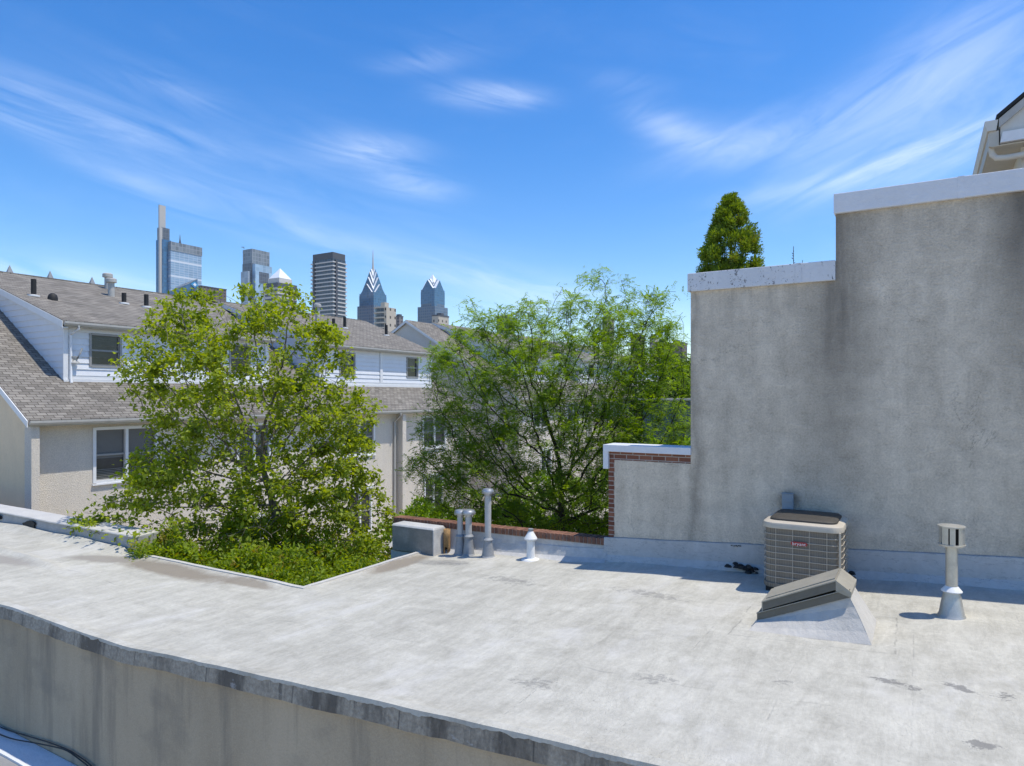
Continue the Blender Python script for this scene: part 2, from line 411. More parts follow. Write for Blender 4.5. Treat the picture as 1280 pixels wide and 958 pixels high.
def mat_whitecoat(name, col, amt=.2, specks=0.0, cracks=0.0):
    m, T, b = principled(name); p = T.pos()
    n = T.noise(p, 2.4, 6, .62, .3); n2 = T.noise(p, 16, 5, .65); st = T.noise(T.scalev(p, (6, 6, 1.0)), 1.0, 4, .6)
    f = T.math('ADD', T.math('MULTIPLY', n, .45), T.math('ADD', T.math('MULTIPLY', n2, .3), T.math('MULTIPLY', st, .25)))
    c = T.mix(T.ramp(f, .35, .65), mul(col, 1 - amt), mul(col, 1 + amt * .6))
    if specks:
        v = T.node('ShaderNodeTexVoronoi'); T.l.new(T.vmath('ADD', p, T.comb(T.noise(p, 14, 4), T.noise(p, 11, 4), T.noise(p, 17, 4))), v.inputs['Vector']); v.inputs['Scale'].default_value = 6.0
        k = T.math('MULTIPLY', T.ramp(v.outputs['Distance'], .24, .16), T.ramp(T.noise(p, 5, 3), .46, .52))
        k2 = T.math('MULTIPLY', T.ramp(T.noise(T.scalev(p, (11, 11, 7)), 1.0, 6, .7), .60, .66), .9)
        c = T.mix(T.math('MULTIPLY', T.math('MAXIMUM', k, k2), specks), c, (.07, .066, .06))
    if cracks:
        k = T.ramp(T.math('ABSOLUTE', T.math('SUBTRACT', T.noise(T.scalev(p, (1.3, 1.3, 5)), 1.4, 6, .6), .5)), .008, 0)
        c = T.mix(T.math('MULTIPLY', k, cracks), c, (.16, .16, .16))
    T.l.new(c, b.inputs['Base Color']); b.inputs['Roughness'].default_value = .68
    bump(T, b, T.math('ADD', n, T.math('MULTIPLY', n2, .6)), .5, .03)
    return m

def mat_shingle():
    m, T, b = principled('brown_grey_shingles'); p = T.pos(); X, Y, Z = T.xyz(p)
    v = T.comb(Y, T.math('MULTIPLY', X, 1.12), 0.0)
    br = T.node('ShaderNodeTexBrick'); T.l.new(v, br.inputs['Vector'])
    br.offset = .5; br.squash = 1.0
    for k, val in (('Scale', 1.0), ('Mortar Size', .012), ('Mortar Smooth', .1), ('Bias', 0.0), ('Brick Width', .27), ('Row Height', .142)): br.inputs[k].default_value = val
    br.inputs['Color1'].default_value = (.165, .152, .134, 1); br.inputs['Color2'].default_value = (.27, .25, .22, 1); br.inputs['Mortar'].default_value = (.085, .075, .066, 1)
    n = T.noise(p, .8, 4, .6); n2 = T.noise(p, 30, 3, .7); ver = T.noise(T.scalev(p, (.35, 2.0, .35)), 1.0, 4, .6)
    f = T.math('ADD', T.math('MULTIPLY', n, .5), T.math('ADD', T.math('MULTIPLY', n2, .25), T.math('MULTIPLY', ver, .25)))
    c = T.mix(1.0, br.outputs['Color'], T.mix(T.ramp(f, .3, .7), (.74, .74, .74), (1.26, 1.24, 1.2)), 'MULTIPLY')
    T.l.new(c, b.inputs['Base Color']); b.inputs['Roughness'].default_value = .95; b.inputs['Specular IOR Level'].default_value = .15
    row = T.math('FRACT', T.math('MULTIPLY', X, -1.12 / .142))
    bump(T, b, T.math('ADD', T.math('MULTIPLY', row, .8), T.math('MULTIPLY', n2, .5)), .5, .03)
    return m

def mat_brick(name='red_brick', rndcol=False):
    m, T, b = principled(name); p = T.pos(); X, Y, Z = T.xyz(p)
    if rndcol:
        r = T.node('ShaderNodeAttribute', attribute_name='rnd').outputs['Fac']
        c = T.mix(r, (.12, .056, .038), (.25, .12, .076))
        n = T.noise(p, 22, 5, .65); c = T.mix(T.ramp(n, .35, .7), c, T.mix(.4, c, (.30, .17, .12)))
        c = T.mix(T.math('MULTIPLY', T.ramp(T.noise(p, 5, 4), .55, .7), .6), c, (.07, .05, .045))
    else:
        v = T.comb(T.math('ADD', X, Y), Z, 0.0)
        br = T.node('ShaderNodeTexBrick'); T.l.new(v, br.inputs['Vector'])
        for k, val in (('Scale', 1.0), ('Mortar Size', .006), ('Mortar Smooth', .1), ('Bias', -.1), ('Brick Width', .205), ('Row Height', .07)): br.inputs[k].default_value = val
        br.inputs['Color1'].default_value = (.15, .06, .04, 1); br.inputs['Color2'].default_value = (.27, .115, .07, 1); br.inputs['Mortar'].default_value = (.36, .33, .29, 1)
        c = br.outputs['Color']; n = T.noise(p, 20, 5, .65)
        c = T.mix(T.math('MULTIPLY', T.ramp(n, .5, .75), .4), c, (.1, .06, .05))
    T.l.new(c, b.inputs['Base Color']); b.inputs['Roughness'].default_value = .9; b.inputs['Specular IOR Level'].default_value = .2
    bump(T, b, n, .4, .01)
    return m

def mat_leaf(name, dark, light, trans=.45, tip=None, tip_amt=0.0):
    m = bpy.data.materials.new(name); m.use_nodes = True; T = NT(m.node_tree); T.n.clear()
    out = T.node('ShaderNodeOutputMaterial')
    r = T.node('ShaderNodeAttribute', attribute_name='rnd').outputs['Fac']
    c = T.mix(r, dark, light)
    if tip: c = T.mix(T.math('MULTIPLY', T.ramp(r, .93, .95), tip_amt), c, tip)
    b = T.node('ShaderNodeBsdfPrincipled'); T.l.new(c, b.inputs['Base Color'])
    b.inputs['Roughness'].default_value = .5; b.inputs['Specular IOR Level'].default_value = .3
    t = T.node('ShaderNodeBsdfTranslucent')
    hs = T.node('ShaderNodeHueSaturation'); hs.inputs['Hue'].default_value = .485; hs.inputs['Saturation'].default_value = 1.42; hs.inputs['Value'].default_value = 1.35
    T.l.new(c, hs.inputs['Color']); T.l.new(hs.outputs[0], t.inputs['Color'])
    mx = T.node('ShaderNodeMixShader'); mx.inputs[0].default_value = trans
    T.l.new(b.outputs[0], mx.inputs[1]); T.l.new(t.outputs[0], mx.inputs[2]); T.l.new(mx.outputs[0], out.inputs[0])
    return m

def mat_bark(name, a, bcol):
    m, T, b = principled(name); p = T.pos()
    n = T.noise(T.scalev(p, (12, 12, 3)), 1.0, 5, .65)
    T.l.new(T.mix(T.ramp(n, .35, .65), a, bcol), b.inputs['Base Color']); b.inputs['Roughness'].default_value = .95
    bump(T, b, n, .6, .02); return m

def mat_facade(name, glass, bar, w, h, mw, rough=.2, spec=.6, var=.25, metal=.0, bar2=None, hb=0):
    """curtain wall: panes w x h metres with bars of width mw; every hb metres a wider band"""
    m, T, b = principled(name); p = T.pos(); X, Y, Z = T.xyz(p)
    v = T.comb(T.math('ADD', X, Y), Z, 0.0)
    br = T.node('ShaderNodeTexBrick'); T.l.new(v, br.inputs['Vector']); br.offset = 0.0
    for k, val in (('Scale', 1.0), ('Mortar Size', mw * .5), ('Mortar Smooth', .0), ('Bias', 0.0), ('Brick Width', w), ('Row Height', h)): br.inputs[k].default_value = val
    br.inputs['Color1'].default_value = (*mul(glass, 1 - var), 1); br.inputs['Color2'].default_value = (*mul(glass, 1 + var), 1); br.inputs['Mortar'].default_value = (*bar, 1)
    c = br.outputs['Color']
    if hb:
        k = T.ramp(T.math('FRACT', T.math('DIVIDE', Z, hb)), .14, .12)
        c = T.mix(k, c, bar2)
    T.l.new(c, b.inputs['Base Color']); b.inputs['Roughness'].default_value = rough; b.inputs['Specular IOR Level'].default_value = spec
    b.inputs['Metallic'].default_value = metal
    return m

def mat_window_glass():
    m, T, b = principled('window_glass'); p = T.pos()
    n = T.noise(p, 1.3, 3, .5)
    T.l.new(T.mix(T.ramp(n, .4, .6), (.018, .022, .024), (.04, .045, .045)), b.inputs['Base Color'])
    b.inputs['Roughness'].default_value = .12; b.inputs['Specular IOR Level'].default_value = .45
    bump(T, b, T.noise(p, 1.1, 2), .05, .05); return m

M = {}
M['roof'] = mat_roof(); M['stucco'] = mat_stucco_wall(); M['fascia'] = mat_fascia(); M['front'] = mat_front_wall()
M['coping'] = mat_whitecoat('white_coping_metal', (.66, .67, .69), .08)
M['coping_spotted'] = mat_whitecoat('spotted_white_coping', (.62, .63, .645), .10, specks=1.0)
M['flash'] = mat_whitecoat('white_painted_flashing', (.49, .47, .44), .18, cracks=.55)
M['curb'] = mat_whitecoat('coated_vent_curb', (.50, .475, .43), .16)
M['edge'] = mat_whitecoat('white_roof_edge', (.53, .51, .47), .18)
M['parapet'] = mat_whitecoat('silver_coated_parapet', (.50, .485, .46), .24, cracks=.25)
M['parapet_left'] = mat_whitecoat('weathered_white_parapet', (.40, .39, .375), .22, cracks=.25)
M['brick'] = mat_brick(); M['rowlock'] = mat_brick('rowlock_brick', True)
M['mortar'] = plain('mortar', (.33, .29, .25), .95, .2)
M['block'] = plain('grey_cement_block', (.235, .215, .185), .95, .25, 4, .5, 40, dirt=(.42, .39, .34), dirt_amt=.4)
M['block_cap_lit_side'] = plain('pale_cement_cap_lit_side', (.47, .46, .435), .9, .2, 5, .5, 40)
M['tar'] = plain('black_roof_tar', (.018, .018, .018), .75, .3, 20, .9, 45)
M['galv'] = plain('galvanised_steel', (.40, .41, .42), .42, .2, 9, .1, 60, metal=.65, dirt=(.3, .3, .3), dirt_amt=.4)
M['galv_dull'] = plain('dull_grey_flashing', (.27, .28, .29), .7, .2, 8, .2, 60, metal=.2)
M['lead'] = plain('painted_pipe_grey', (.41, .41, .40), .6, .15, 9, .2, 60)
M['bvent'] = plain('weathered_vent_metal', (.50, .48, .42), .42, .15, 12, .1, 60, metal=.55)
M['white_pipe'] = plain('white_painted_pipe', (.72, .72, .70), .6, .1, 10, .3, 50)
M['rust'] = plain('rusty_steel_pipe', (.30, .18, .075), .85, .35, 9, .5, 50, dirt=(.03, .026, .022), dirt_amt=.85)
M['black'] = plain('black_plastic', (.014, .014, .014), .7, .2)
M['ac_coil'] = None
M['ac_wire'] = plain('taupe_coated_wire', (.48, .42, .335), .5, .06)
M['ac_case'] = plain('taupe_painted_steel', (.50, .44, .35), .45, .06, 5, .05)
M['ac_grille'] = plain('dark_brown_fan_grille', (.050, .043, .034), .6, .2, 20, .2)
M['badge'] = plain('red_badge', (.36, .035, .035), .4, .05)
M['letter'] = plain('silver_lettering', (.75, .74, .74), .4, .03)
M['hatch_metal'] = plain('taupe_hood_metal', (.32, .295, .235), .5, .12, 5, .1, 60, dirt=(.22, .2, .16), dirt_amt=.5)
M['hatch_dark'] = plain('dark_olive_frame', (.125, .115, .09), .6, .15)
M['switch_box'] = plain('grey_blue_switch_box', (.24, .28, .31), .5, .08)
M['shingle'] = mat_shingle()
M['pebble'] = mat_pebble('pebble_dash_stucco', (.72, .65, .55), 68, .16, .7)
M['gable_stucco'] = plain('smooth_tan_stucco', (.76, .60, .40), .95, .07, 2, .4, 50, streak=.06)
M['grey_gable'] = plain('pale_grey_gable_render', (.60, .565, .50), .95, .07, 2, .3, 50)
M['siding'] = plain('white_vinyl_siding', (.72, .725, .735), .55, .05, 3, .05)
M['trim'] = plain('white_trim_paint', (.74, .735, .72), .5, .06, 5, .05)
M['gutter'] = plain('aged_gutter_paint', (.43, .415, .375), .5, .1, 3, .1, dirt=(.25, .24, .21), dirt_amt=.35)
M['sash'] = plain('grey_window_sash', (.30, .29, .27), .5, .1)
M['blind'] = plain('pale_blind_slats', (.17, .17, .16), .7, .08)
M['glass'] = mat_window_glass()
M['ground'] = plain('pale_paving', (.42, .375, .31), .95, .2, .7, .4, 20, dirt=(.14, .14, .07), dirt_amt=.5)
M['lowroof'] = plain('blue_grey_lower_roof', (.25, .25, .25), .8, .15, 3, .5, 70)
M['leaf_birch'] = mat_leaf('birch_leaf', (.15, .215, .022), (.37, .45, .058), .55)
M['leaf_locust'] = mat_leaf('locust_leaf', (.12, .215, .024), (.255, .385, .045), .57)
M['leaf_shrub'] = mat_leaf('shrub_leaf', (.12, .20, .018), (.37, .47, .045), .55, (.26, .16, .045), .7)
M['leaf_far'] = mat_leaf('distant_leaf', (.030, .070, .012), (.08, .135, .025), .3)
M['leaf_conifer'] = mat_leaf('conifer_spray', (.10, .175, .018), (.26, .35, .04), .35, (.25, .13, .05), .45)
M['bark_birch'] = mat_bark('birch_bark', (.085, .068, .05), (.24, .205, .165))
M['bark_locust'] = mat_bark('locust_bark', (.022, .018, .014), (.062, .050, .040))
M['cable'] = plain('black_cable', (.02, .02, .02), .6, .1)
M['soffit'] = plain('beige_soffit_paint', (.52, .475, .385), .6, .06)
M['cream'] = plain('cream_house_trim', (.62, .585, .51), .6, .06)
M['teal'] = plain('dark_teal_metal_siding', (.035, .075, .080), .6, .15, 1.2, .1)

def mat_coil():
    m, T, b = principled('taupe_louvred_coil'); p = T.pos(); X, Y, Z = T.xyz(p)
    s = T.math('FRACT', T.math('MULTIPLY', T.math('ADD', X, T.math('MULTIPLY', Y, 1.0)), 52.0))
    s2 = T.math('FRACT', T.math('MULTIPLY', Z, 62.0))
    n = T.noise(T.scalev(p, (14, 14, 1.5)), 1.0, 4)
    c = T.mix(T.ramp(s, .25, .75), (.135, .115, .088), (.21, .182, .142))
    c = T.mix(T.math('MULTIPLY', T.ramp(s2, .6, .9), .5), c, (.21, .19, .16))
    c = T.mix(T.math('MULTIPLY', T.ramp(n, .5, .7), .35), c, (.24, .22, .19))
    T.l.new(c, b.inputs['Base Color']); b.inputs['Roughness'].default_value = .6
    bump(T, b, s, .3, .01); return m
M['ac_coil'] = mat_coil()

# ------------------------------------------------------------------ ground
g = MB()
R_ = 1760
g.poly([(-R_, -R_, -3.5), (R_, -R_, -3.5), (R_, R_, -3.5), (-R_, R_, -3.5)])
structure(g.build('ground', M['ground']))

# ------------------------------------------------------------------ the flat-roofed building we look across
NX, NY = -3.44, -3.05
def zr(x, y=0.0):
    t = min(max((x + 3.4) / 1.0, 0), 1); t = t * t * (3 - 2 * t)
    z = (.203 + .06 * x) * t if x > -3.4 else 0.0
    return z
def roof_h(x, y):
    z = zr(x, y)
    z += .018 * mnoise.noise((x * .8, y * .8, 0)) + .006 * mnoise.noise((x * 2.3, y * 2.3, 5))
    z += .05 * math.exp(-((y + 5.68) / .14) ** 2) + .02 * math.exp(-((y + 5.4) / .25) ** 2) * mnoise.noise((x * 1.4, 0, 3))    # turned-up front edge
    if x < -7.6:
        k = min(1, (-7.6 - x) / .5)
        z += k * .045 * math.exp(-((y + 4.22 + .05 * (x + 8)) / .07) ** 2)                          # raised lap line at the left
        z += k * .03 * (1 / (1 + math.exp(-(y + 4.2) * 14)))
    if x < NX + .3:
        z += .03 * math.exp(-((y - NY) / .12) ** 2)
        if x < -7.9: z += .10 * max(0, 1 - abs(y - NY) / .25) * (.5 + .5 * mnoise.noise((x * .9, 1, 1)))
    if x > NX - .05 and y > NY: z += .03 * math.exp(-((x - NX) / .10) ** 2)
    if x > -3.2 and y > -.2: z += .05 * max(0, (y + .2) / .2)                                  # cant strip at the wall
    return z
bld = thing('flat_roofed_building', 'flat roofed building with a silver white coated roof and stained front edge', 'building', (-2, -3, -3.5))
def grid_mesh(mb, xs, ys, fz):
    b = len(mb.v)
    for y in ys:
        for x in xs: mb.v.append((x, y, fz(x, y)))
    n = len(xs)
    for j in range(len(ys) - 1):
        for i in range(n - 1):
            mb._f((b + j * n + i, b + j * n + i + 1, b + (j + 1) * n + i + 1, b + (j + 1) * n + i))
def lin(a, b, st):
    n = max(2, int(round(abs(b - a) / st)) + 1); return [a + (b - a) * i / (n - 1) for i in range(n)]
r = MB()
xs = lin(-22, NX, .12); xs2 = lin(NX, 12, .12); ysA = lin(-5.7, NY, .07); ysB = lin(NY, -.001, .07)
grid_mesh(r, xs + xs2[1:], ysA, roof_h); grid_mesh(r, xs2, ysB, roof_h)
r.build('roof_membrane', M['roof'], bld, smooth=True)
# body below: front wall, and the faces towards the light well
b_ = MB()
fx = lin(-22, 12, .25)
for i in range(len(fx) - 1):
    a, c = fx[i], fx[i + 1]
    b_.poly([(a, -5.66, -3.5), (c, -5.66, -3.5), (c, -5.66, roof_h(c, -5.7) - .03), (a, -5.66, roof_h(a, -5.7) - .03)])
b_.poly([(12, -5.66, -3.5), (12, 0, -3.5), (12, 0, .9), (12, -5.66, .9)])
b_.build('front_wall', M['front'], bld)
w_ = MB()
w_.box(-22, NX - .02, NY - .22, NY - .02, -3.5, -.09); w_.box(NX + .02, NX + .22, NY - .02, -.42, -3.5, -.09)
w_.build('well_wall', M['parapet'], bld)
# dark stained edge metal along the front: wavy lower lip
fs = MB(); fx = lin(-22, 12, .12); top = []; bot = []; lip = []
for x in fx:
    zt = roof_h(x, -5.7) + .012
    wv = .018 * mnoise.noise((x * 1.3, 9, 0)) + .008 * mnoise.noise((x * 5, 9, 0))
    top.append((x, -5.715 + wv * .4, zt)); bot.append((x, -5.735 + wv, zt - .175 + wv * .8)); lip.append((x, -5.63, zt + .004 + .004 * mnoise.noise((x * 6, 1, 1))))
    # return under the strip
for i in range(len(fx) - 1):
    fs.poly([bot[i], bot[i + 1], top[i + 1], top[i]])
    u0 = (bot[i][0], -5.662, bot[i][2] + .01); u1 = (bot[i + 1][0], -5.662, bot[i + 1][2] + .01)
    fs.poly([u0, u1, bot[i + 1], bot[i]])
fs.build('edge_metal', M['fascia'], bld)
lp = MB()
for i in range(len(fx) - 1): lp.poly([top[i], top[i + 1], lip[i + 1], lip[i]])
def drip(x): return .030 + .022 * mnoise.noise((x * 2.3, 4, 4)) + .020 * mnoise.noise((x * 8, 4, 9)) + .012 * mnoise.noise((x * 23, 4, 1))
fxx = lin(-14, 12, .03)
for a, c in zip(fxx[:-1], fxx[1:]):      # coating brushed over the edge, ragged below
    def P(x):
        i = (x + 22) / 34 * (len(fx) - 1); k = min(int(i), len(fx) - 2); f = i - k
        return Vector(top[k]).lerp(Vector(top[k + 1]), f)
    pa, pc = P(a), P(c); da, dc = max(.004, drip(a)), max(.004, drip(c))
    lp.poly([(a, pa.y - .006 - da * .12, pa.z - da), (c, pc.y - .006 - dc * .12, pc.z - dc), (c, pc.y - .005, pc.z + .003), (a, pa.y - .005, pa.z + .003)])
    lp.poly([(a, pa.y - .005, pa.z + .003), (c, pc.y - .005, pc.z + .003), (c, pc.y + .02, pc.z + .006), (a, pa.y + .02, pa.z + .006)])
lp.build('edge_lip', M['roof'], bld)
# white raised drip edge round the light well
ed = MB()
for a, c in zip(lin(-7.76, NX - .037, .2)[:-1], lin(-7.76, NX - .037, .2)[1:]):
    za, zc = roof_h(a, NY), roof_h(c, NY)
    ed.hexa([(a, NY - .035, za - .12), (c, NY - .035, zc - .12), (c, NY + .035, zc - .12), (a, NY + .035, za - .12), (a, NY - .035, za + .012), (c, NY - .035, zc + .012), (c, NY + .035, zc + .012), (a, NY + .035, za + .012)])
for a, c in zip(lin(NY - .034, -.40, .2)[:-1], lin(NY - .034, -.40, .2)[1:]):
    za, zc = roof_h(NX, a), roof_h(NX, c)
    ed.hexa([(NX - .035, a, za - .12), (NX + .035, a, za - .12), (NX + .035, c, zc - .12), (NX - .035, c, zc - .12), (NX - .035, a, za + .012), (NX + .035, a, za + .012), (NX + .035, c, zc + .012), (NX - .035, c, zc + .012)])
ed.build('drip_edge', M['edge'], bld)
# left parapet in front of the row house
pp = thing('roof_parapet', 'low white coated parapet at the left roof edge in front of the tan gable', 'parapet', (-12, -2.9, 0))
q = MB(); xs = lin(-22, -7.72, .15)
def pz(x): return .285 + .02 * mnoise.noise((x * .7, 4, 0))
for i in range(len(xs) - 1):
    a, c = xs[i], xs[i + 1]
    fa, fc = -2.98 + .02 * mnoise.noise((a * 1.5, 2, 0)), -2.98 + .02 * mnoise.noise((c * 1.5, 2, 0))
    q.poly([(a, fa - .05, -.05), (c, fc - .05, -.05), (c, fc, pz(c)), (a, fa, pz(a))])
    q.poly([(a, -2.62, -3.5), (c, -2.62, -3.5), (c, -2.62, pz(c)), (a, -2.62, pz(a))])
    q.poly([(a, fa, pz(a)), (c, fc, pz(c)), (c, -2.62, pz(c)), (a, -2.62, pz(a))])
q.poly([(xs[-1], -3.02, -3.5), (xs[-1], -2.62, -3.5), (xs[-1], -2.62, pz(xs[-1])), (xs[-1], -3.02, pz(xs[-1]))])
q.build('wall', M['parapet_left'], pp, smooth=True, sharp=30)
q = MB()
for i in range(len(xs) - 1):
    a, c = xs[i], xs[i + 1]
    za, zc = pz(a) + .003, pz(c) + .003
    q.hexa([(a, -3.03, za), (c, -3.03, zc), (c, -2.58, zc), (a, -2.58, za), (a, -3.02, za + .02), (c, -3.02, zc + .02), (c, -2.58, zc + .04), (a, -2.58, za + .04)])
q.build('coping', M['edge'], pp)
def blotch(mb, x, z, w, h, y, n=22, seed=0):
    ring = []
    for k in range(n):
        t = 2 * math.pi * k / n
        rr = 1 + .45 * mnoise.noise((math.cos(t) * 1.7 + seed, math.sin(t) * 1.7, seed * 3.1))
        ring.append((x + w * rr * math.cos(t), z + h * rr * math.sin(t)))
    mb.prism(ring, y - .012, y + .02, 'y')
q = MB(); blotch(q, -12.95, .19, .26, .06, -3.028, seed=1); q.build('tar_patch', M['tar'], pp); q = MB(); blotch(q, -11.5, .165, .27, .075, -3.028, seed=4)
q.build('tar_patch', M['tar'], pp)

# ------------------------------------------------------------------ stepped stucco building on the right
sb = thing('stucco_building', 'tall grey stucco building with stepped white capped wall behind the air conditioner', 'building', (4, 3, -3.5))
X0, X1, X2, X3 = 0.0, 1.302, 3.235, 12.0
ZL, ZM, ZT = 1.93, 4.33, 5.205
q = MB()
q.prism([(.105, -.2), (X3, -.2), (X3, ZT), (X2, ZT), (X2, ZM), (X1, ZM), (X1, 1.80), (.105, 1.80)], -.004, .03, 'y')
q.build('stucco_face', M['stucco'], sb)
q = MB()
q.prism([(X1 + .004, -3.5), (X3, -3.5), (X3, ZT - .004), (X2 + .004, ZT - .004), (X2 + .004, ZM - .004), (X1 + .004, ZM - .004)], .031, .33, 'y')
q.box(X1 + .004, X3, .335, 7.0, -3.5, 3.55)
q.build('wall', M['stucco'], sb)
q = MB(); q.box(X0, X1, .008, .33, -3.5, ZL); q.build('brick_wall', M['brick'], sb)
def cap(x0, x1, z0, z1, m, y0=-.055, y1=.40):
    c = MB(); c.box(x0, x1, y0, y1, z0, z1); c.build('coping', m, sb, bevel=.008)
cap(X1 - .035, X2 - .002, ZM - .004, ZM + .26, M['coping_spotted']); cap(X2 - .02, X3, ZT - .004, ZT + .255, M['coping'], -.06)
c = MB(); c.prism([(-.07, 1.66), (.015, 1.66), (.015, ZL + .002), (X1 + .01, ZL + .002), (X1 + .01, ZL + .108), (-.07, ZL + .108)], -.05, .40, 'y'); c.build('coping', M['coping'], sb, bevel=.006)
for xj, ztj in ((4.62, ZT + .255), (2.78, ZM + .26)):
    c = MB(); c.box(xj - .035, xj + .035, -.064, .404, ztj - .262, ztj + .003); c.build('joint_cover', M['coping'] if xj > 3 else M['coping_spotted'], sb)
# base flashing following the roof
q = MB(); xs = lin(-.06, 12, .12)
for i in range(len(xs) - 1):
    a, c = xs[i], xs[i + 1]
    def P(x):
        t = zr(x) + .385 + .012 * mnoise.noise((x * 1.7, 3, 0)); w = .012 * mnoise.noise((x * 2.1, 8, 1))
        return (x, -.012, t), (x, -.03 + w, t - .006), (x, -.05 + w, zr(x) + .12), (x, -.12 + w, zr(x) + .0)
    A, C = P(a), P(c)
    for k in range(3): q.poly([A[k + 1], C[k + 1], C[k], A[k]])
q.build('base_flashing', M['flash'], sb, smooth=True, sharp=60)
q = MB(); sx_ = lin(.10, 12, .06)
q.tube([(x, -.010, zr(x) + .388 + .012 * mnoise.noise((x * 1.7, 3, 0)) + .004 * mnoise.noise((x * 9, 3, 4))) for x in sx_], [.004 + .003 * abs(mnoise.noise((x * 5, 1, 1))) for x in sx_], 5); q.build('sealant_bead', M['galv_dull'], sb)
def lumps(mb, pts, rmax):
    for (x, y, z) in pts:
        rr = rmax * random.uniform(.45, 1.0)
        mb.lathe((x, y, z), [(rr * .9, -rr * .3), (rr, 0), (rr * .7, rr * .5), (rr * .2, rr * .7)], 7, 1.4, .8)
q = MB(); lumps(q, [(2.08 + random.gauss(0, .09), -.13 + random.gauss(0, .02), zr(2.1) + random.uniform(.02, .11)) for _ in range(32)], .04)
q.build('tar_patch', M['tar'], sb)
q = MB(); lumps(q, [(3.30 + random.gauss(0, .07), -.13 + random.gauss(0, .02), zr(3.3) + random.uniform(.03, .12)) for _ in range(20)], .035)
q.build('tar_patch', M['tar'], sb); q = MB(); lumps(q, [(1.95 + random.gauss(0, .04), -.045, zr(1.95) + .36 + random.gauss(0, .008)) for _ in range(6)], .014)
q.build('tar_patch', M['tar'], sb)

# low brick-topped parapet
bp = thing('brick_parapet', 'low white coated parapet topped with a row of red bricks behind the vent pipes', 'parapet', (-2, .15, 0))
q = MB(); xs = lin(-4.35, -.002, .12)
def bz(x): return .405 + .012 * (x + 4)
for i in range(len(xs) - 1):
    a, c = xs[i], xs[i + 1]
    def P(x):
        w = .02 * mnoise.noise((x * 2.5, 1, 0)); w2 = .03 * mnoise.noise((x * 3.1, 1, 5))
        return (x, -.002, bz(x) - .002), (x, -.012 + w * .5, bz(x) - .08), (x, -.03 + w + w2, zr(x) + .20), (x, -.08 + w, zr(x) + .06), (x, -.18 + w, zr(x) - .01)
    A, C = P(a), P(c)
    for k in range(4): q.poly([A[k + 1], C[k + 1], C[k], A[k]])
q.build('coated_face', M['parapet'], bp, smooth=True, sharp=60)
q = MB(); q.hexa([(-4.35, .0, -3.5), (-.002, .0, -3.5), (-.002, .28, -3.5), (-4.35, .28, -3.5), (-4.35, .0, bz(-4.35)), (-.002, .0, bz(0)), (-.002, .28, bz(0)), (-4.35, .28, bz(-4.35))])
q.build('wall', M['brick'], bp)
q = MB(); x = -4.36
while x < -.06:
    w = .060 + random.uniform(-.003, .003); z = bz(x)
    y0 = -.025 + random.uniform(-.004, .004)
    q.box(x, x + w, y0, y0 + .24, z + .006, z + .108 + random.uniform(-.003, .003)); x += w + .013
q.build('brick_course', M['rowlock'], bp, bevel=.004)
q = MB(); q.hexa([(-4.355, -.014, bz(-4.35) - .004), (-.004, -.014, bz(0) - .004), (-.004, .208, bz(0) - .004), (-4.355, .208, bz(-4.35) - .004), (-4.355, -.014, bz(-4.35) + .098), (-.004, -.014, bz(0) + .098), (-.004, .208, bz(0) + .098), (-4.355, .208, bz(-4.35) + .098)])
q.build('mortar', M['mortar'], bp)

# cement block standing at the corner of the light well
cb = thing('cement_block', 'grey cement chimney stub on a white base at the corner of the light well', 'chimney', (-3.6, -.2, 0))
q = MB(); q.box(-4.07, -3.13, -.40, -.07, -.01, .44); q.build('shaft', M['block'], cb, bevel=.02)
q = MB(); q.hexa([(-4.08, -.41, .435), (-3.12, -.41, .435), (-3.12, -.06, .435), (-4.08, -.06, .435), (-4.06, -.38, .475), (-3.14, -.38, .475), (-3.14, -.08, .475), (-4.06, -.08, .475)]); q.build('cap', M['block_cap_lit_side'], cb, bevel=.012)
q = MB(); q.hexa([(-3.135, -.41, .0), (-3.10, -.43, .0), (-3.09, -.05, .0), (-3.135, -.05, .0), (-3.135, -.405, .44), (-3.118, -.405, .44), (-3.118, -.06, .44), (-3.135, -.06, .44)]); q.build('lit_side', M['block_cap_lit_side'], cb)  # paler plate: sunlight on the block's right side put into the colour
q = MB(); q.box(-4.12, -3.40, -.37, -.08, -3.5, -.02); q.build('base', M['parapet'], cb)

# ------------------------------------------------------------------ roof vents
def flue(x, y, base, top, pr, label, cone=.10, ch=.30, capr=.105, oval=1.0, tilt=0):
    z0 = zr(x) if x > -3.4 else 0.0
    z0 += .005
    t = thing('vent_pipe', label, 'vent pipe', (x, y, z0), 'mushroom capped vent pipes')
    a = MB(); a.lathe((x, y, z0), [(cone * 1.22, -.02), (cone * 1.15, .01), (cone, .02), (pr + .012, ch), (pr + .012, ch + .02)], 20); a.build('flashing_cone', M['galv_dull'], t, smooth=True)
    a = MB(); a.lathe((x, y, z0), [(pr + .03, ch + .005), (pr + .034, ch + .02), (pr + .004, ch + .055)], 20); a.build('storm_collar', M['galv_dull'], t, smooth=True)
    a = MB(); a.lathe((x, y, 0), [(pr, z0 + ch - .02), (pr, top - .10)], 18); a.build('pipe', M['lead'], t, smooth=True)
    a = MB(); a.lathe((x, y, top), [(pr * .9, -.13), (pr * 1.1, -.12), (pr * 1.15, -.09), (capr * .93, -.085), (capr, -.07), (capr, -.045), (capr * .97, -.035), (capr * .80, -.008), (capr * .4, .004), (.001, .006)], 22, oval, oval)
    a.build('cap', M['galv'], t, smooth=True, sharp=35)
    return t
flue(-2.68, -.22, 0, .82, .05, 'short grey vent pipe with mushroom cap, left one of the close pair')
flue(-2.50, -.22, 0, .835, .056, 'short grey vent pipe with wider mushroom cap, right one of the close pair', capr=.12)
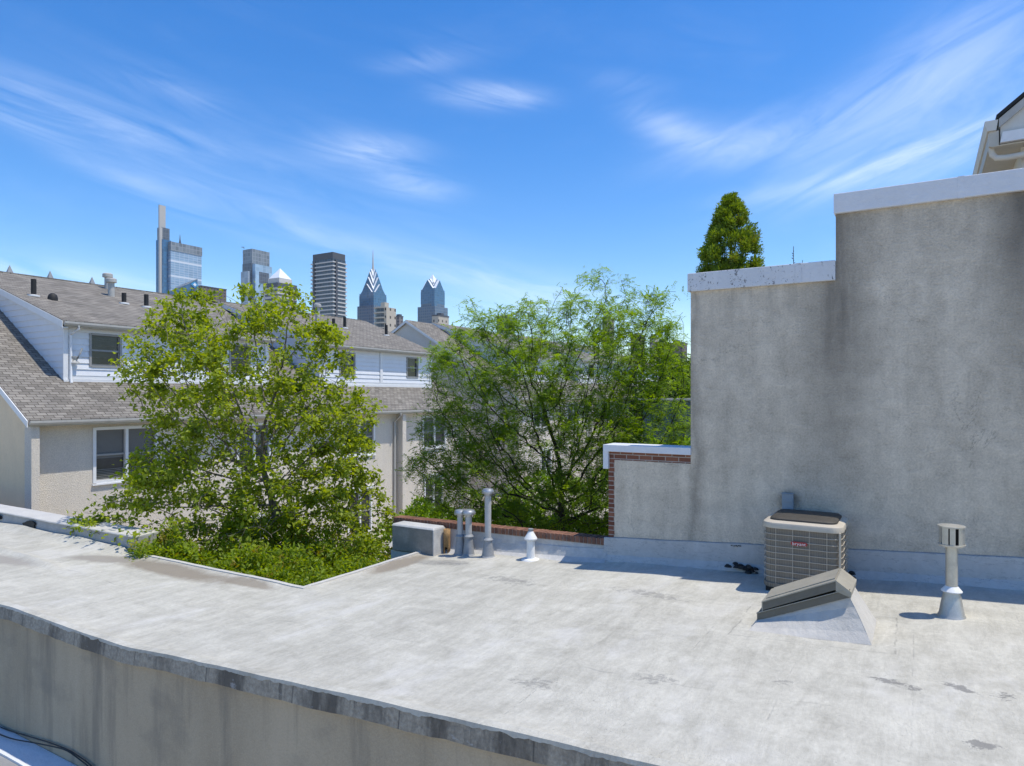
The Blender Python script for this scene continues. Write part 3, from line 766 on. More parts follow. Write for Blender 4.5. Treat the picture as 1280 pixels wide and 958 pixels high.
flue(-2.07, -.27, 0, 1.235, .055, 'tallest grey vent pipe with mushroom cap, right of the close pair', cone=.105, ch=.27, capr=.105)
# white painted pipe with conical cap
x, y = -1.27, -.22; z0 = zr(x)
t = thing('white_vent_pipe', 'short white painted vent pipe with a conical cap before the brick parapet', 'vent pipe', (x, y, z0))
a = MB(); a.lathe((x, y, z0), [(.16, -.01), (.14, .015), (.07, .025), (.066, .33)], 20); a.build('pipe', M['white_pipe'], t, smooth=True)
a = MB(); a.lathe((x, y, z0), [(.066, .325), (.105, .325), (.108, .345), (.045, .45), (.04, .46)], 20); a.build('cap', M['white_pipe'], t, smooth=True, sharp=30)
a = MB(); a.lathe((x, y, z0), [(.038, .455), (.038, .475), (.044, .48), (.044, .50), (.03, .505)], 16); a.build('pipe_end', M['galv_dull'], t, smooth=True, sharp=30)
# rusty pipe
x, y = -3.03, -.13
a = MB(); rings = []
n = 16
for zz in (0.0, .12, .30, .43):
    for k in range(n):
        tt = 2 * math.pi * k / n; a.v.append((x + .062 * math.cos(tt), y + .062 * math.sin(tt), zz + (.02 * mnoise.noise((k * .9, 2, 2)) if zz > .4 else 0)))
for i in range(3):
    for k in range(n):
        if i == 0 and k in (12, 13): continue
        a._f((i * n + k, i * n + (k + 1) % n, (i + 1) * n + (k + 1) % n, (i + 1) * n + k))
o = a.build('rusty_pipe', M['rust'], None, smooth=True); tag(o, 'rusty open pipe stub with a rotted base beside the cement block', 'pipe')
sol = o.modifiers.new('solid', 'SOLIDIFY'); sol.thickness = .008
# double-wall flue on the right
x, y = 4.48, -1.38; z0 = zr(x)
t = thing('flue_vent', 'pale metal flue with a drum cap standing alone at the right of the roof', 'vent pipe', (x, y, z0))
a = MB(); a.lathe((x, y, z0), [(.14, -.01), (.128, .015), (.118, .03), (.076, .27)], 24); a.build('flashing_cone', M['bvent'], t, smooth=True)
a = MB(); a.lathe((x, y, z0), [(.07, .27), (.098, .264), (.098, .272), (.062, .315), (.058, .32)], 24); a.build('storm_collar', M['white_pipe'], t, smooth=True, sharp=30)
a = MB(); a.lathe((x, y, z0), [(.056, .25), (.056, .77)], 20); a.build('pipe', M['bvent'], t, smooth=True)
a = MB()
a.lathe((x, y, z0), [(.045, .74), (.122, .745), (.126, .755), (.126, .765), (.118, .768)], 28); a.build('cap_rim', M['bvent'], t, smooth=True, sharp=30); a = MB()
a.lathe((x, y, z0), [(.118, .94), (.128, .945), (.128, .957), (.06, .967), (.002, .97)], 28)
a.build('cap_rim', M['bvent'], t, smooth=True, sharp=30)
a = MB()
for k in range(9):      # louvred drum: curved plates with gaps
    t0 = 2 * math.pi * k / 9 + .35; t1 = t0 + 2 * math.pi / 9 * (.84 if k != 6 else .62)
    for i in range(5):
        u0 = t0 + (t1 - t0) * i / 5; u1 = t0 + (t1 - t0) * (i + 1) / 5
        a.poly([(x + .117 * math.cos(u0), y + .117 * math.sin(u0), z0 + .767), (x + .117 * math.cos(u1), y + .117 * math.sin(u1), z0 + .767), (x + .117 * math.cos(u1), y + .117 * math.sin(u1), z0 + .942), (x + .117 * math.cos(u0), y + .117 * math.sin(u0), z0 + .942)])
a.build('louvre_drum', M['bvent'], t)
a = MB(); a.lathe((x, y, z0), [(.075, .762), (.075, .945)], 18); a.build('inner_drum', M['black'], t, smooth=True)

# ------------------------------------------------------------------ air conditioner
ax, ay = 2.945, -.545; hw = .45; zb = zr(2.9) + .04; zt = zb + .74
def rrect(cx, cy, hx, hy, rad, n=6):
    pts = []
    for (sx, sy, a0) in ((1, 1, 0), (-1, 1, 90), (-1, -1, 180), (1, -1, 270)):
        for k in range(n + 1):
            t = math.radians(a0 + 90 * k / n); pts.append((cx + sx * (hx - rad) + rad * math.cos(t), cy + sy * (hy - rad) + rad * math.sin(t)))
    return pts
ac = thing('air_conditioner', 'taupe air conditioner condenser with wire guard standing before the stucco wall', 'air conditioner', (ax, ay, zr(2.9)))
def rr_loft(mb, levels):      # levels: (half, radius, z[, arch])
    b = len(mb.v); n = None
    for lv in levels:
        pts = rrect(ax, ay, lv[0], lv[0], lv[1]); n = len(pts)
        for (x, y) in pts:
            arch = lv[3] * (1 - ((x - ax) / lv[0]) ** 2) if len(lv) > 3 else 0
            mb.v.append((x, y, lv[2] + arch))
    for i in range(len(levels) - 1):
        for k in range(n):
            k2 = (k + 1) % n; mb._f((b + i * n + k, b + i * n + k2, b + (i + 1) * n + k2, b + (i + 1) * n + k))
    mb._f(range(b + n - 1, b - 1, -1)); e = b + (len(levels) - 1) * n; mb._f(range(e, e + n))
q = MB(); rr_loft(q, [(.435, .13, zb + .03), (.435, .13, zt)]); q.build('coil', M['ac_coil'], ac, smooth=True)
q = MB(); rr_loft(q, [(.45, .14, zb), (.455, .145, zb + .01), (.455, .145, zb + .055), (.44, .13, zb + .06)]); q.build('base_pan', M['ac_coil'], ac, smooth=True, sharp=30)
q = MB(); rr_loft(q, [(.445, .14, zt - .005), (.462, .15, zt), (.462, .15, zt + .05), (.456, .145, zt + .065), (.43, .13, zt + .078), (.405, .12, zt + .082), (.395, .12, zt + .088), (.385, .115, zt + .088)]); q.build('top_cover', M['ac_case'], ac, smooth=True, sharp=28)
q = MB(); rr_loft(q, [(.388, .115, zt + .085), (.384, .112, zt + .108), (.36, .105, zt + .124), (.22, .08, zt + .132), (.06, .04, zt + .133)]); q.build('fan_grille', M['ac_grille'], ac, smooth=True)
q = MB()
for i in range(1, 9):
    z = zb + .055 + (zt - zb - .055) * i / 9
    pts = [(x, y, z) for x, y in rrect(ax, ay, .452, .452, .14, 6)]; pts.append(pts[0]); q.tube(pts, .0042, 5, False)
for i, u in enumerate((-.29, -.095, .095, .29)):
    q.tube([(ax + u, ay - .452, zb + .05), (ax + u, ay - .452, zt)], .0032, 5); q.tube([(ax + .452, ay + u, zb + .05), (ax + .452, ay + u, zt)], .0032, 5)
    q.tube([(ax - .452, ay + u, zb + .05), (ax - .452, ay + u, zt)], .0032, 5)
q.build('wire_guard', M['ac_wire'], ac, smooth=True)
q = MB()
cxp, cyp = ax + .452 - .06, ay - .452 + .06
q.box(ax + .418, ax + .440, ay - .452 + .028, ay - .452 + .05, zb + .05, zt); q.build('corner_post', M['ac_case'], ac)
q = MB()
ring = [(ax - .02 + sx * .072 + .023 * math.cos(t), zt - .165 + .023 * math.sin(t)) for sx, a0 in ((1, -90), (-1, 90)) for t in [math.radians(a0 + 180 * k / 8) for k in range(9)]]
q.prism(ring, ay - .466, ay - .452, 'y'); badge = q.build('badge', M['badge'], ac)
fc = bpy.data.curves.new('lettering', 'FONT'); fc.body = 'bryant'; fc.size = .054; fc.align_x = 'CENTER'; fc.align_y = 'CENTER'; fc.extrude = .001; fc.space_character = 1.1
fo = bpy.data.objects.new('lettering_tmp', fc); COL.objects.link(fo)
bpy.context.view_layer.update()
me = bpy.data.meshes.new_from_object(fo.evaluated_get(bpy.context.evaluated_depsgraph_get()))
bpy.data.objects.remove(fo)
me.transform(Matrix.Translation((ax - .02, ay - .4685, zt - .167)) @ Matrix.Rotation(math.radians(90), 4, 'X'))
me.transform(Matrix.Translation(Vector(ROOT[ac.name]) * -1)); me.name = 'lettering'
me.materials.clear(); me.materials.append(M['letter'])
lo = bpy.data.objects.new('lettering', me); COL.objects.link(lo); lo.parent = badge
for sx, sy in ((-1, -1), (1, -1), (-1, 1), (1, 1)):
    q = MB(); q.box(ax + sx * .36 - .06, ax + sx * .36 + .06, ay + sy * .34 - .06, ay + sy * .34 + .06, zr(ax + sx * .36) - .01, zb + .002); q.build('foot', M['black'], ac)
q = MB(); q.box(2.575, 2.72, -.085, -.006, 1.06, 1.465); db = q.build('switch_box', M['switch_box'], None, bevel=.006); tag(db, 'small blue grey switch box on the stucco wall behind the air conditioner', 'electrical box')
q = MB(); q.box(2.585, 2.71, -.093, -.0855, 1.36, 1.405); q.box(2.57, 2.725, -.09, -.002, 1.466, 1.474); o = q.build('cover_lip', M['switch_box']); o.parent = db

# ------------------------------------------------------------------ hooded sloping roof vent
hv = thing('roof_hood', 'taupe metal slant hood on a white coated curb in front of the air conditioner', 'roof vent', (3.2, -2.2, zr(3.2)))
q = MB()
def fz(x): return .440 + (x - 2.73) * .435        # top of the curb
x0, x1, y0, y1 = 2.735, 3.585, -2.40, -1.90
bx0, bx1, by0, by1 = 2.665, 3.80, -2.635, -1.80
N_ = 12
def curb(tx, tv):   # tx along X 0..1
    pass
for i in range(N_):                                   # front and back faces flared, slightly concave
    for (ya, yb) in ((by0, y0), (by1, y1)):
        for j in range(4):
            def P(u, v):
                k = v ** 1.25
                xb = bx0 + (bx1 - bx0) * u; xt = x0 + (x1 - x0) * u
                xx = xb + (xt - xb) * v; zz0 = zr(xb) + .0; zz = zz0 + (fz(xt) - zz0) * v
                sag = 1 - .45 * (v * (1 - v)) * 1.2
                yy = yb + (ya - yb) * (1 - v) ** 1.5
                return (xx, yy + .008 * mnoise.noise((u * 6, v * 4, ya)), zz)
            a, c, e, d = P(i / N_, j / 4), P((i + 1) / N_, j / 4), P((i + 1) / N_, (j + 1) / 4), P(i / N_, (j + 1) / 4)
            q.poly([a, c, e, d])
for (xb, xt) in ((bx0, x0), (bx1, x1)):
    for j in range(4):
        def P(v, s):
            k = (1 - v) ** 1.5
            xx = xt + (xb - xt) * (1 - v); zz = zr(xb) + (fz(xt) - zr(xb)) * v
            yb_, yt_ = ((by0, y0) if s else (by1, y1))
            return (xx, yt_ + (yb_ - yt_) * k, zz)
        q.poly([P(j / 4, 0), P(j / 4, 1), P((j + 1) / 4, 1), P((j + 1) / 4, 0)])
q.poly([(x0, y0, fz(x0)), (x1, y0, fz(x1)), (x1, y1, fz(x1)), (x0, y1, fz(x0))])
bm = None
q.build('curb', M['curb'], hv, smooth=True, sharp=35)
def slab(mb, xa, xb, ya, yb, za, zb_, h):
    mb.hexa([(xa, ya, za), (xb, ya, zb_), (xb, yb, zb_), (xa, yb, za), (xa, ya, za + h), (xb, ya, zb_ + h), (xb, yb, zb_ + h), (xa, yb, za + h)])
q = MB(); e = .022
slab(q, x0 - e, x1 + e * .5, y0 - e, y0 + .02, fz(x0 - e) - .012, fz(x1) - .012, .075)
slab(q, x0 - e, x1 + e * .5, y1 - .02, y1 + e, fz(x0 - e) - .012, fz(x1) - .012, .075)
slab(q, x0 - e, x0 + .02, y0 + .02, y1 - .02, fz(x0 - e) - .012, fz(x0 + .02) - .012, .075)
q.build('frame', M['hatch_dark'], hv)
q = MB(); slab(q, x0 - e - .006, x1 - .03, y0 - e - .012, y0 - e + .012, fz(x0 - e) + .064, fz(x1) + .052, .008); q.build('frame_highlight', M['hatch_metal'], hv)  # highlight along the frame's top edge, put in as a paler strip
q = MB(); lx0, lx1 = 2.765, 3.475
def lz(x): return .625 + (x - 2.765) * .452
q.hexa([(lx0, -2.43, lz(lx0) - .085), (lx1, -2.43, lz(lx1) - .085), (lx1, -2.425, lz(lx1)), (lx0, -2.425, lz(lx0)), (lx0, -2.42, lz(lx0) - .085), (lx1, -2.42, lz(lx1) - .085), (lx1, -2.42, lz(lx1) - .004), (lx0, -2.42, lz(lx0) - .004)])
q.build('hood_skirt', M['hatch_dark'], hv)
q = MB(); slab(q, lx0 - .004, lx1, -2.435, -1.88, lz(lx0) - .004, lz(lx1), .012)
slab(q, lx0 + .03, lx1 - .02, -2.36, -1.90, lz(lx0 + .03) + .008, lz(lx1 - .02) + .012, .012)
q.box(lx0 - .004, lx0 + .008, -2.43, -1.885, lz(lx0) - .10, lz(lx0)); slab(q, lx0, lx1, -1.892, -1.88, lz(lx0) - .10, lz(lx1) - .10, .10)
q.build('hood_lid', M['hatch_metal'], hv)
q = MB()   # folded end plate on the high side
q.hexa([(3.47, -2.437, lz(3.47) - .02), (3.607, -2.437, .80), (3.612, -1.878, .80), (3.47, -1.878, lz(3.47) - .02), (3.47, -2.437, lz(3.47) + .012), (3.612, -2.437, .855), (3.618, -1.878, .855), (3.474, -1.878, lz(3.47) + .012)])
q.poly([(3.47, -2.43, lz(3.47) - .1), (3.60, -2.43, .80), (3.60, -2.43, .84), (3.47, -2.43, lz(3.47))])
q.build('end_plate', M['hatch_metal'], hv)
q = MB(); slab(q, x0 + .02, x1 - .04, y0 + .03, y1 - .03, fz(x0) + .0, fz(x1), .05); q.build('throat', M['hatch_dark'], hv)

# ------------------------------------------------------------------ lower roof and cables at the front left
lr = thing('lower_neighbour_building', 'low neighbouring building with blue grey roof below the front wall', 'building', (-9, -9, -3.5))
q = MB(); q.hexa([(-22, -13, -3.5), (-3.6, -13, -3.5), (-3.6, -5.95, -3.5), (-22, -5.95, -3.5), (-22, -13, -1.9), (-3.6, -13, -1.9), (-3.6, -5.95, -1.63), (-22, -5.95, -1.63)]); q.build('roof', M['lowroof'], lr)
q = MB()
for a, c in zip(lin(-22, -3.6, .3)[:-1], lin(-22, -3.6, .3)[1:]):
    wa, wc = .015 * mnoise.noise((a * 2, 0, 7)), .015 * mnoise.noise((c * 2, 0, 7))
    q.hexa([(a, -5.93 + wa, -3.5), (c, -5.93 + wc, -3.5), (c, -5.668, -3.5), (a, -5.668, -3.5), (a, -5.97 + wa, -1.605), (c, -5.97 + wc, -1.605), (c, -5.668, -1.575), (a, -5.668, -1.575)])
q.build('edge_flashing', M['coping'], lr)
def cable(pts, label, r=.0075):
    P = [Vector(p) for p in pts]; out = []
    for i in range(len(P) - 1):
        p0 = P[max(i - 1, 0)]; p1 = P[i]; p2 = P[i + 1]; p3 = P[min(i + 2, len(P) - 1)]
        for k in range(6):
            t = k / 6; out.append(.5 * ((2 * p1) + (p2 - p0) * t + (2 * p0 - 5 * p1 + 4 * p2 - p3) * t * t + (3 * p1 - p0 - 3 * p2 + p3) * t ** 3))
    out.append(P[-1]); q = MB(); q.tube(out, r, 6); o = q.build('cable', M['cable'], None, smooth=True)
    tag(o, label, 'cable', 'cables along the front wall'); return o
cable([(-7.2, -5.75, -1.50), (-6.2, -5.70, -1.56), (-5.6, -5.69, -1.515), (-5.0, -5.69, -1.45), (-4.55, -5.69, -1.42), (-4.3, -5.69, -1.43), (-4.0, -5.69, -1.47), (-3.5, -5.69, -1.62)], 'upper black cable clipped along the grey front wall')
cable([(-7.0, -5.84, -1.60), (-6.2, -5.80, -1.57), (-5.7, -5.78, -1.55), (-5.2, -5.72, -1.505), (-4.8, -5.70, -1.455), (-4.55, -5.698, -1.428), (-4.3, -5.70, -1.445), (-3.9, -5.70, -1.51), (-3.5, -5.70, -1.64)], 'lower black cable sagging over the white roof edge flashing', .008)

# ------------------------------------------------------------------ row houses
def wall_holes(mb, x, y0, y1, z0, z1, holes, depth=.10):
    """wall in plane X = x facing +X with window holes (ya, yb, za, zb) and reveals"""
    ys = sorted({y0, y1, *[h[0] for h in holes], *[h[1] for h in holes]}); zs = sorted({z0, z1, *[h[2] for h in holes], *[h[3] for h in holes]})
    for i in range(len(ys) - 1):
        for j in range(len(zs) - 1):
            cy, cz = (ys[i] + ys[i + 1]) / 2, (zs[j] + zs[j + 1]) / 2
            if any(h[0] < cy < h[1] and h[2] < cz < h[3] for h in holes): continue
            mb.poly([(x, ys[i], zs[j]), (x, ys[i + 1], zs[j]), (x, ys[i + 1], zs[j + 1]), (x, ys[i], zs[j + 1])])
    for a, c, d, e in holes:
        for P in ([(a, d), (c, d)], [(c, d), (c, e)], [(c, e), (a, e)], [(a, e), (a, d)]):
            mb.poly([(x, *P[0]), (x, *P[1]), (x - depth, *P[1]), (x - depth, *P[0])])
def window(parent, x, a, c, d, e, twin=True, fm=None, sill=True, proud=.03, fw=.075, blind=True):
    fm = fm or M['trim']
    q = MB(); xo, xi = x + proud, x - .09
    q.box(xi, xo, a - .02, a + fw, d, e); q.box(xi, xo, c - fw, c + .02, d, e)
    q.box(xi, xo, a + fw, c - fw, e - fw, e + .02); q.box(xi, xo, a + fw, c - fw, d - .02, d + fw)
    if twin: q.box(xi, xo, (a + c) / 2 - fw * .6, (a + c) / 2 + fw * .6, d + fw, e - fw)
    w = q.build('window', fm, parent)
    lights = [(a + fw, (a + c) / 2 - fw * .6), ((a + c) / 2 + fw * .6, c - fw)] if twin else [(a + fw, c - fw)]
    zm = (d + e) / 2
    for u, v in lights:
        q = MB(); q.poly([(x - .07, u, d + fw), (x - .07, v, d + fw), (x - .07, v, e - fw), (x - .07, u, e - fw)]); q.build('pane', M['glass'], w)
        q = MB(); q.box(x - .068, x - .02, u, v, zm - .028, zm + .028)
        for (s0, s1) in ((d + fw, zm), (zm, e - fw)):
            q.box(x - .068, x - .04, u, u + .03, s0, s1); q.box(x - .068, x - .04, v - .03, v, s0, s1)
        q.box(x - .068, x - .03, u, v, d + fw, d + fw + .035); q.build('sash', M['sash'], w)
        if blind:
            q = MB(); z = e - fw
            while z > zm - .1: q.box(x - .0665, x - .0655, u + .035, v - .035, z - .030, z - .004); z -= .034
            q.build('blind', M['blind'], w); q = MB(); z = d + fw + .33
            while z > d + fw + .05: q.box(x - .0665, x - .0655, u + .035, v - .035, z - .022, z - .002); z -= .05
            q.build('blind', M['blind'], w)
    if sill:
        q = MB(); q.box(x - .02, x + .07, a - .05, c + .05, d - .065, d - .021); q.build('sill', fm, w)
    return w
def lap_siding(mb, x, y0, y1, z0, z1, holes, step=.2):
    z = z0
    while z < z1 - .01:
        ze = min(z + step, z1); ys = sorted({y0, y1, *[h[0] for h in holes], *[h[1] for h in holes]})
        cuts = sorted({z, ze, *[k for h in holes for k in (h[2], h[3]) if z < k < ze]})
        for i in range(len(ys) - 1):
            for j in range(len(cuts) - 1):
                za, zb_ = cuts[j], cuts[j + 1]; cy, cz = (ys[i] + ys[i + 1]) / 2, (za + zb_) / 2
                if any(h[0] < cy < h[1] and h[2] < cz < h[3] for h in holes): continue
                f = lambda q_: x + .028 * (1 - (q_ - z) / step)
                mb.poly([(f(za), ys[i], za), (f(za), ys[i + 1], za), (f(zb_), ys[i + 1], zb_), (f(zb_), ys[i], zb_)])
        mb.poly([(x, y0, z), (x, y1, z), (x + .022, y1, z), (x + .022, y0, z)])
        z = ze
def row_house(label, Y0, Y1, dz, dormers, wins2, wins1, fins, skew=(0, 0), gm='gable_stucco'):
    h = thing('row_house', label, 'house', (-22, (Y0 + Y1) / 2, -3.5))
    FX, EX, RX = -17.5, -17.06, -26.0; ZE = 2.13 + dz; SL = .595; DS = .325
    ZR = ZE + SL * (EX - RX); BX = -35.5
    Zf = ZE - .13
    # facade with window holes
    q = MB(); holes = [(a, c, d + dz, e + dz) for a, c, d, e in wins2 + wins1]
    wall_holes(q, FX, Y0 + .02, Y1, -3.5, Zf, holes); q.build('facade', M['pebble'], h)
    # end walls: gable to the ridge
    for yy, th in ((Y0, .25), (Y1 - .25, .25)):
        g_ = MB(); zt_ = lambda x: ZE + SL * (EX - x) - .16
        g_.prism([(BX, -3.5), (FX - .001, -3.5), (FX - .001, zt_(FX)), (RX, ZR - .16), (BX, zt_(2 * RX - BX - 0) if False else ZR - .16 - SL * (RX - BX))], yy, yy + th, 'y')
        g_.build('gable_wall', M[gm], h)
    for a, c in fins:
        f_ = MB(); f_.box(FX - .01, -17.12, a, c, -3.5, Zf + .02); f_.build('fin_wall', M['pebble'], h)
    # main roof slabs
    ya, yb = Y0 - .12, Y1 + .10
    q = MB(); t_ = .14
    q.hexa([(EX, ya, ZE - t_), (EX, yb, ZE - t_), (RX, yb, ZR - t_), (RX, ya, ZR - t_), (EX, ya, ZE), (EX, yb, ZE), (RX, yb, ZR), (RX, ya, ZR)])
    q.build('roof', M['shingle'], h)
    q = MB(); zb2 = ZR - SL * (RX - BX)
    q.hexa([(RX, ya, ZR - t_), (RX, yb, ZR - t_), (BX - .4, yb, zb2 - t_), (BX - .4, ya, zb2 - t_), (RX, ya, ZR), (RX, yb, ZR), (BX - .4, yb, zb2), (BX - .4, ya, zb2)])
    q.build('rear_roof', M['shingle'], h)
    q = MB(); q.hexa([(EX + .02, ya - .03, ZE - .21), (EX + .02, ya - .004, ZE - .21), (RX, ya - .004, ZR - .21), (RX, ya - .03, ZR - .21), (EX + .02, ya - .03, ZE - .03), (EX + .02, ya - .004, ZE - .03), (RX, ya - .004, ZR - .03), (RX, ya - .03, ZR - .03)])
    q.hexa([(RX, ya - .03, ZR - .21), (RX, ya - .004, ZR - .21), (BX, ya - .004, zb2 - .15), (BX, ya - .03, zb2 - .15), (RX, ya - .03, ZR - .03), (RX, ya - .004, ZR - .03), (BX, ya - .004, zb2 + .03), (BX, ya - .03, zb2 + .03)])
    q.build('rake_board', M['trim'], h)
    # eave: soffit and gutter
    q = MB(); q.box(FX, EX - .01, ya + .1, yb - .1, ZE - .16, ZE - .142); q.box(EX - .035, EX - .012, ya, yb, ZE - .19, ZE - .141); q.build('soffit', M['gutter'], h)
    q = MB(); q.prism([(EX - .005, ZE - .15), (EX + .06, ZE - .15), (EX + .10, ZE - .09), (EX + .10, ZE - .03), (EX + .085, ZE - .03), (EX + .08, ZE - .08), (EX - .005, ZE - .08)], ya + .02, yb - .02, 'y'); q.build('gutter', M['gutter'], h)
    DX = -19.03; DZB = ZE + SL * (EX - DX); DEX, DEZ = -18.73, 5.15 + dz
    for di, (a, c, dw, strips) in enumerate(dormers):
        hol = [(u, v, s + dz, e_ + dz) for u, v, s, e_ in dw]
        q = MB(); lap_siding(q, DX, a, c, DZB - .05, DEZ - .02, hol); d_ = q.build('dormer', M['siding'], h)
        for yy in (a, c):      # lapped cheek walls
            ch = MB()
            for k in range(40):
                z0_, z1_ = DZB + k * .2, DZB + (k + 1) * .2
                def xl(zz): return EX - (zz - ZE) / SL      # main roof line
                def xt(zz): return min(DX, DEX - (zz - DEZ) / DS + 0) if zz > DEZ else DX
                if xl(z0_) >= xt(z0_) - 5 and z0_ > ZR: break
                A = (xl(z0_) - .0, z0_); B = (xt(z0_), z0_); C = (xt(z1_), z1_); D = (xl(z1_), z1_)
                if D[0] >= C[0]: break
                s_ = -1 if yy == a else 1
                ch.poly([(A[0], yy + s_ * .022, A[1]), (B[0], yy + s_ * .022, B[1]), (C[0], yy, C[1]), (D[0], yy, D[1])])
                ch.poly([(A[0], yy, A[1]), (B[0], yy, B[1]), (B[0], yy + s_ * .022, B[1]), (A[0], yy + s_ * .022, A[1])])
            ch.build('cheek_wall', M['siding'], d_)
        ex_a, ex_c = a - .16, c + .16
        sk = skew[di] if di < len(skew) else 0
        top = lambda x: DEZ + DS * (DEX - x) + .02
        q = MB(); xr = RX - .05
        q.hexa([(DEX, ex_a, top(DEX) - .13), (DEX, ex_c, top(DEX) - .13), (xr, ex_c + sk, top(xr) - .13), (xr, ex_a, top(xr) - .13), (DEX, ex_a, top(DEX)), (DEX, ex_c, top(DEX)), (xr, ex_c + sk, top(xr)), (xr, ex_a, top(xr))])
        q.build('dormer_roof', M['shingle'], d_)
        q = MB()
        for yy0, yy1 in ((ex_a - .02, ex_a - .004),):
            q.hexa([(DEX, yy0, top(DEX) - .24), (DEX, yy1, top(DEX) - .24), (xr, yy1, top(xr) - .24), (xr, yy0, top(xr) - .24), (DEX, yy0, top(DEX) - .03), (DEX, yy1, top(DEX) - .03), (xr, yy1, top(xr) - .03), (xr, yy0, top(xr) - .03)])
            q.hexa([(DEX, yy1, top(DEX) - .24), (DEX, a, top(DEX) - .24), (xr, a, top(xr) - .24), (xr, yy1, top(xr) - .24), (DEX, yy1, top(DEX) - .22), (DEX, a, top(DEX) - .22), (xr, a, top(xr) - .22), (xr, yy1, top(xr) - .22)])
        q.box(DX + .024, DX + .06, a - .03, a + .12, DZB - .02, DEZ - .14); q.box(DX + .024, DX + .06, c - .12, c + .03, DZB - .02, DEZ - .14)
        q.box(DX + .024, DX + .055, a + .12, c - .12, DZB + .02, DZB + .12); q.box(DX + .03, DX + .09, a - .03, c + .03, DZB - .06, DZB + .012)
        for s in strips: q.box(DX + .024, DX + .06, s - .09, s + .09, DZB + .12, DEZ - .17)
        q.build('trim_board', M['trim'], d_)
        q = MB(); q.box(DX + .001, DEX + .0, ex_a + .05, ex_c - .05, DEZ - .17, DEZ - .115); q.build('soffit', M['gutter'], d_)
        q = MB(); q.prism([(DEX + .002, DEZ - .14), (DEX + .06, DEZ - .14), (DEX + .10, DEZ - .08), (DEX + .10, DEZ - .02), (DEX + .085, DEZ - .02), (DEX + .08, DEZ - .07), (DEX + .002, DEZ - .07)], ex_a + .02, ex_c - .02, 'y'); q.build('gutter', M['gutter'], d_)
        q = MB(); yd = a + .17
        q.tube([(DEX + .05, yd + .12, DEZ - .13), (DEX + .05, yd + .12, DEZ - .22), (DX + .10, yd, DEZ - .42), (DX + .10, yd, DZB + .06), (DX + .16, yd, DZB - .10)], .042, 8); q.build('downspout', M['trim'], d_, smooth=True)
        for u, v, s, e_ in dw: window(h, DX + .022, u, v, s + dz, e_ + dz, False, M['sash'], False, .02, .05, False)
    for k, (u, v, s, e_) in enumerate(wins2): window(h, FX, u, v, s + dz, e_ + dz, True, M['trim'], True)
    for (u, v, s, e_) in wins1:
        window(h, FX, u, v, s + dz, e_ + dz, True, M['trim'], False, blind=False)
        q = MB(); q.box(FX, FX + .08, u - .1, v + .1, e_ + dz + .02, e_ + dz + .16); q.build('lintel', M['trim'], h)
    for a, c in fins[1:]:
        q = MB(); q.tube([(EX + .05, a - .28, ZE - .14), (EX + .05, a - .28, ZE - .25), (FX + .07, a - .22, ZE - .6), (FX + .07, a - .22, -3.4)], .06, 8); q.build('downspout', M['gutter'], h, smooth=True)
    return h, (DEX, DEZ, DS)
rh, (DEX, DEZ, DS) = row_house('near row house with tan gable, pebble stucco facade and white dormers behind the birch', -.48, 21.15, 0.0,
    [(1.27, 9.1, [(2.06, 3.07, 3.75, 4.83), (7.3, 8.25, 3.75, 4.83)], []), (11.95, 20.1, [(13.2, 14.2, 3.75, 4.83), (18.03, 18.97, 3.75, 4.83)], [16.04])],
    [(1.38, 3.42, .12, 1.82), (6.5, 8.0, .12, 1.75), (11.9, 13.9, .12, 1.75), (17.46, 19.43, .12, 1.75)],
    [(6.8, 7.7, -3.3, -1.85), (12.2, 13.7, -3.4, -1.45), (17.6, 19.15, -3.4, -1.4)],
    [(-.482, -.27), (15.45, 15.72), (20.9, 21.152)], (0, 2.2))
# vents on the dormer roofs of the near house
def on_dormer(x): return DEZ + DS * (DEX - x) + .02
for (x, y, hgt, kind) in [(-22.01, 1.76, .58, 'b'), (-22.51, 5.15, .42, 'b'), (-22.30, 5.92, .51, 'b'), (-22.65, 16.39, .47, 'b'), (-22.80, 17.36, .61, 'b'), (-22.06, 19.9, .60, 'b'),
                          (-25.40, 6.09, .56, 'g'), (-23.81, 5.37, .62, 'g'), (-23.96, 16.49, .83, 'g'), (-21.75, 2.24, .22, 'm')]:
    z = on_dormer(x); q = MB(); q.cm = 0
    if kind == 'b':
        q.tube([(x, y, z - .05), (x, y, z + hgt)], .085, 10); q.cm = 1; q.lathe((x, y, z), [(.19, -.03), (.19, .03), (.09, .05)], 14, .9, 1.0)
        q.build('vent_pipe', [M['black'], M['white_pipe']], rh, smooth=True, sharp=40)
    elif kind == 'g':
        q.tube([(x, y, z - .05), (x, y, z + hgt)], .12, 12); q.lathe((x, y, z + hgt), [(.12, -.08), (.2, -.07), (.2, .06), (.15, .10)], 14)
        q.build('vent_pipe', M['gutter'], rh, smooth=True, sharp=40)
    else:
        q.lathe((x, y, z), [(.16, -.04), (.16, .05), (.13, .16), (.06, .22), (.01, .23)], 14); q.build('roof_vent', M['black'], rh, smooth=True, sharp=40)
for y in (2.9, 4.35, 6.0):
    q = MB(); zz = 7.52
    q.v.extend([(-26.6, y - .18, zz - .15), (-26.3, y - .18, zz - .15), (-26.3, y + .18, zz - .15), (-26.6, y + .18, zz - .15), (-26.45, y, zz + .42)])
    for i in range(4): q._f((i, (i + 1) % 4, 4))
    q._f((3, 2, 1, 0)); q.build('ridge_finial', M['galv_dull'], rh)
q = MB(); q.box(-26.28, -25.92, 1.2, 22.0, 7.50, 7.56); q.build('ridge_cap', M['shingle'], rh)
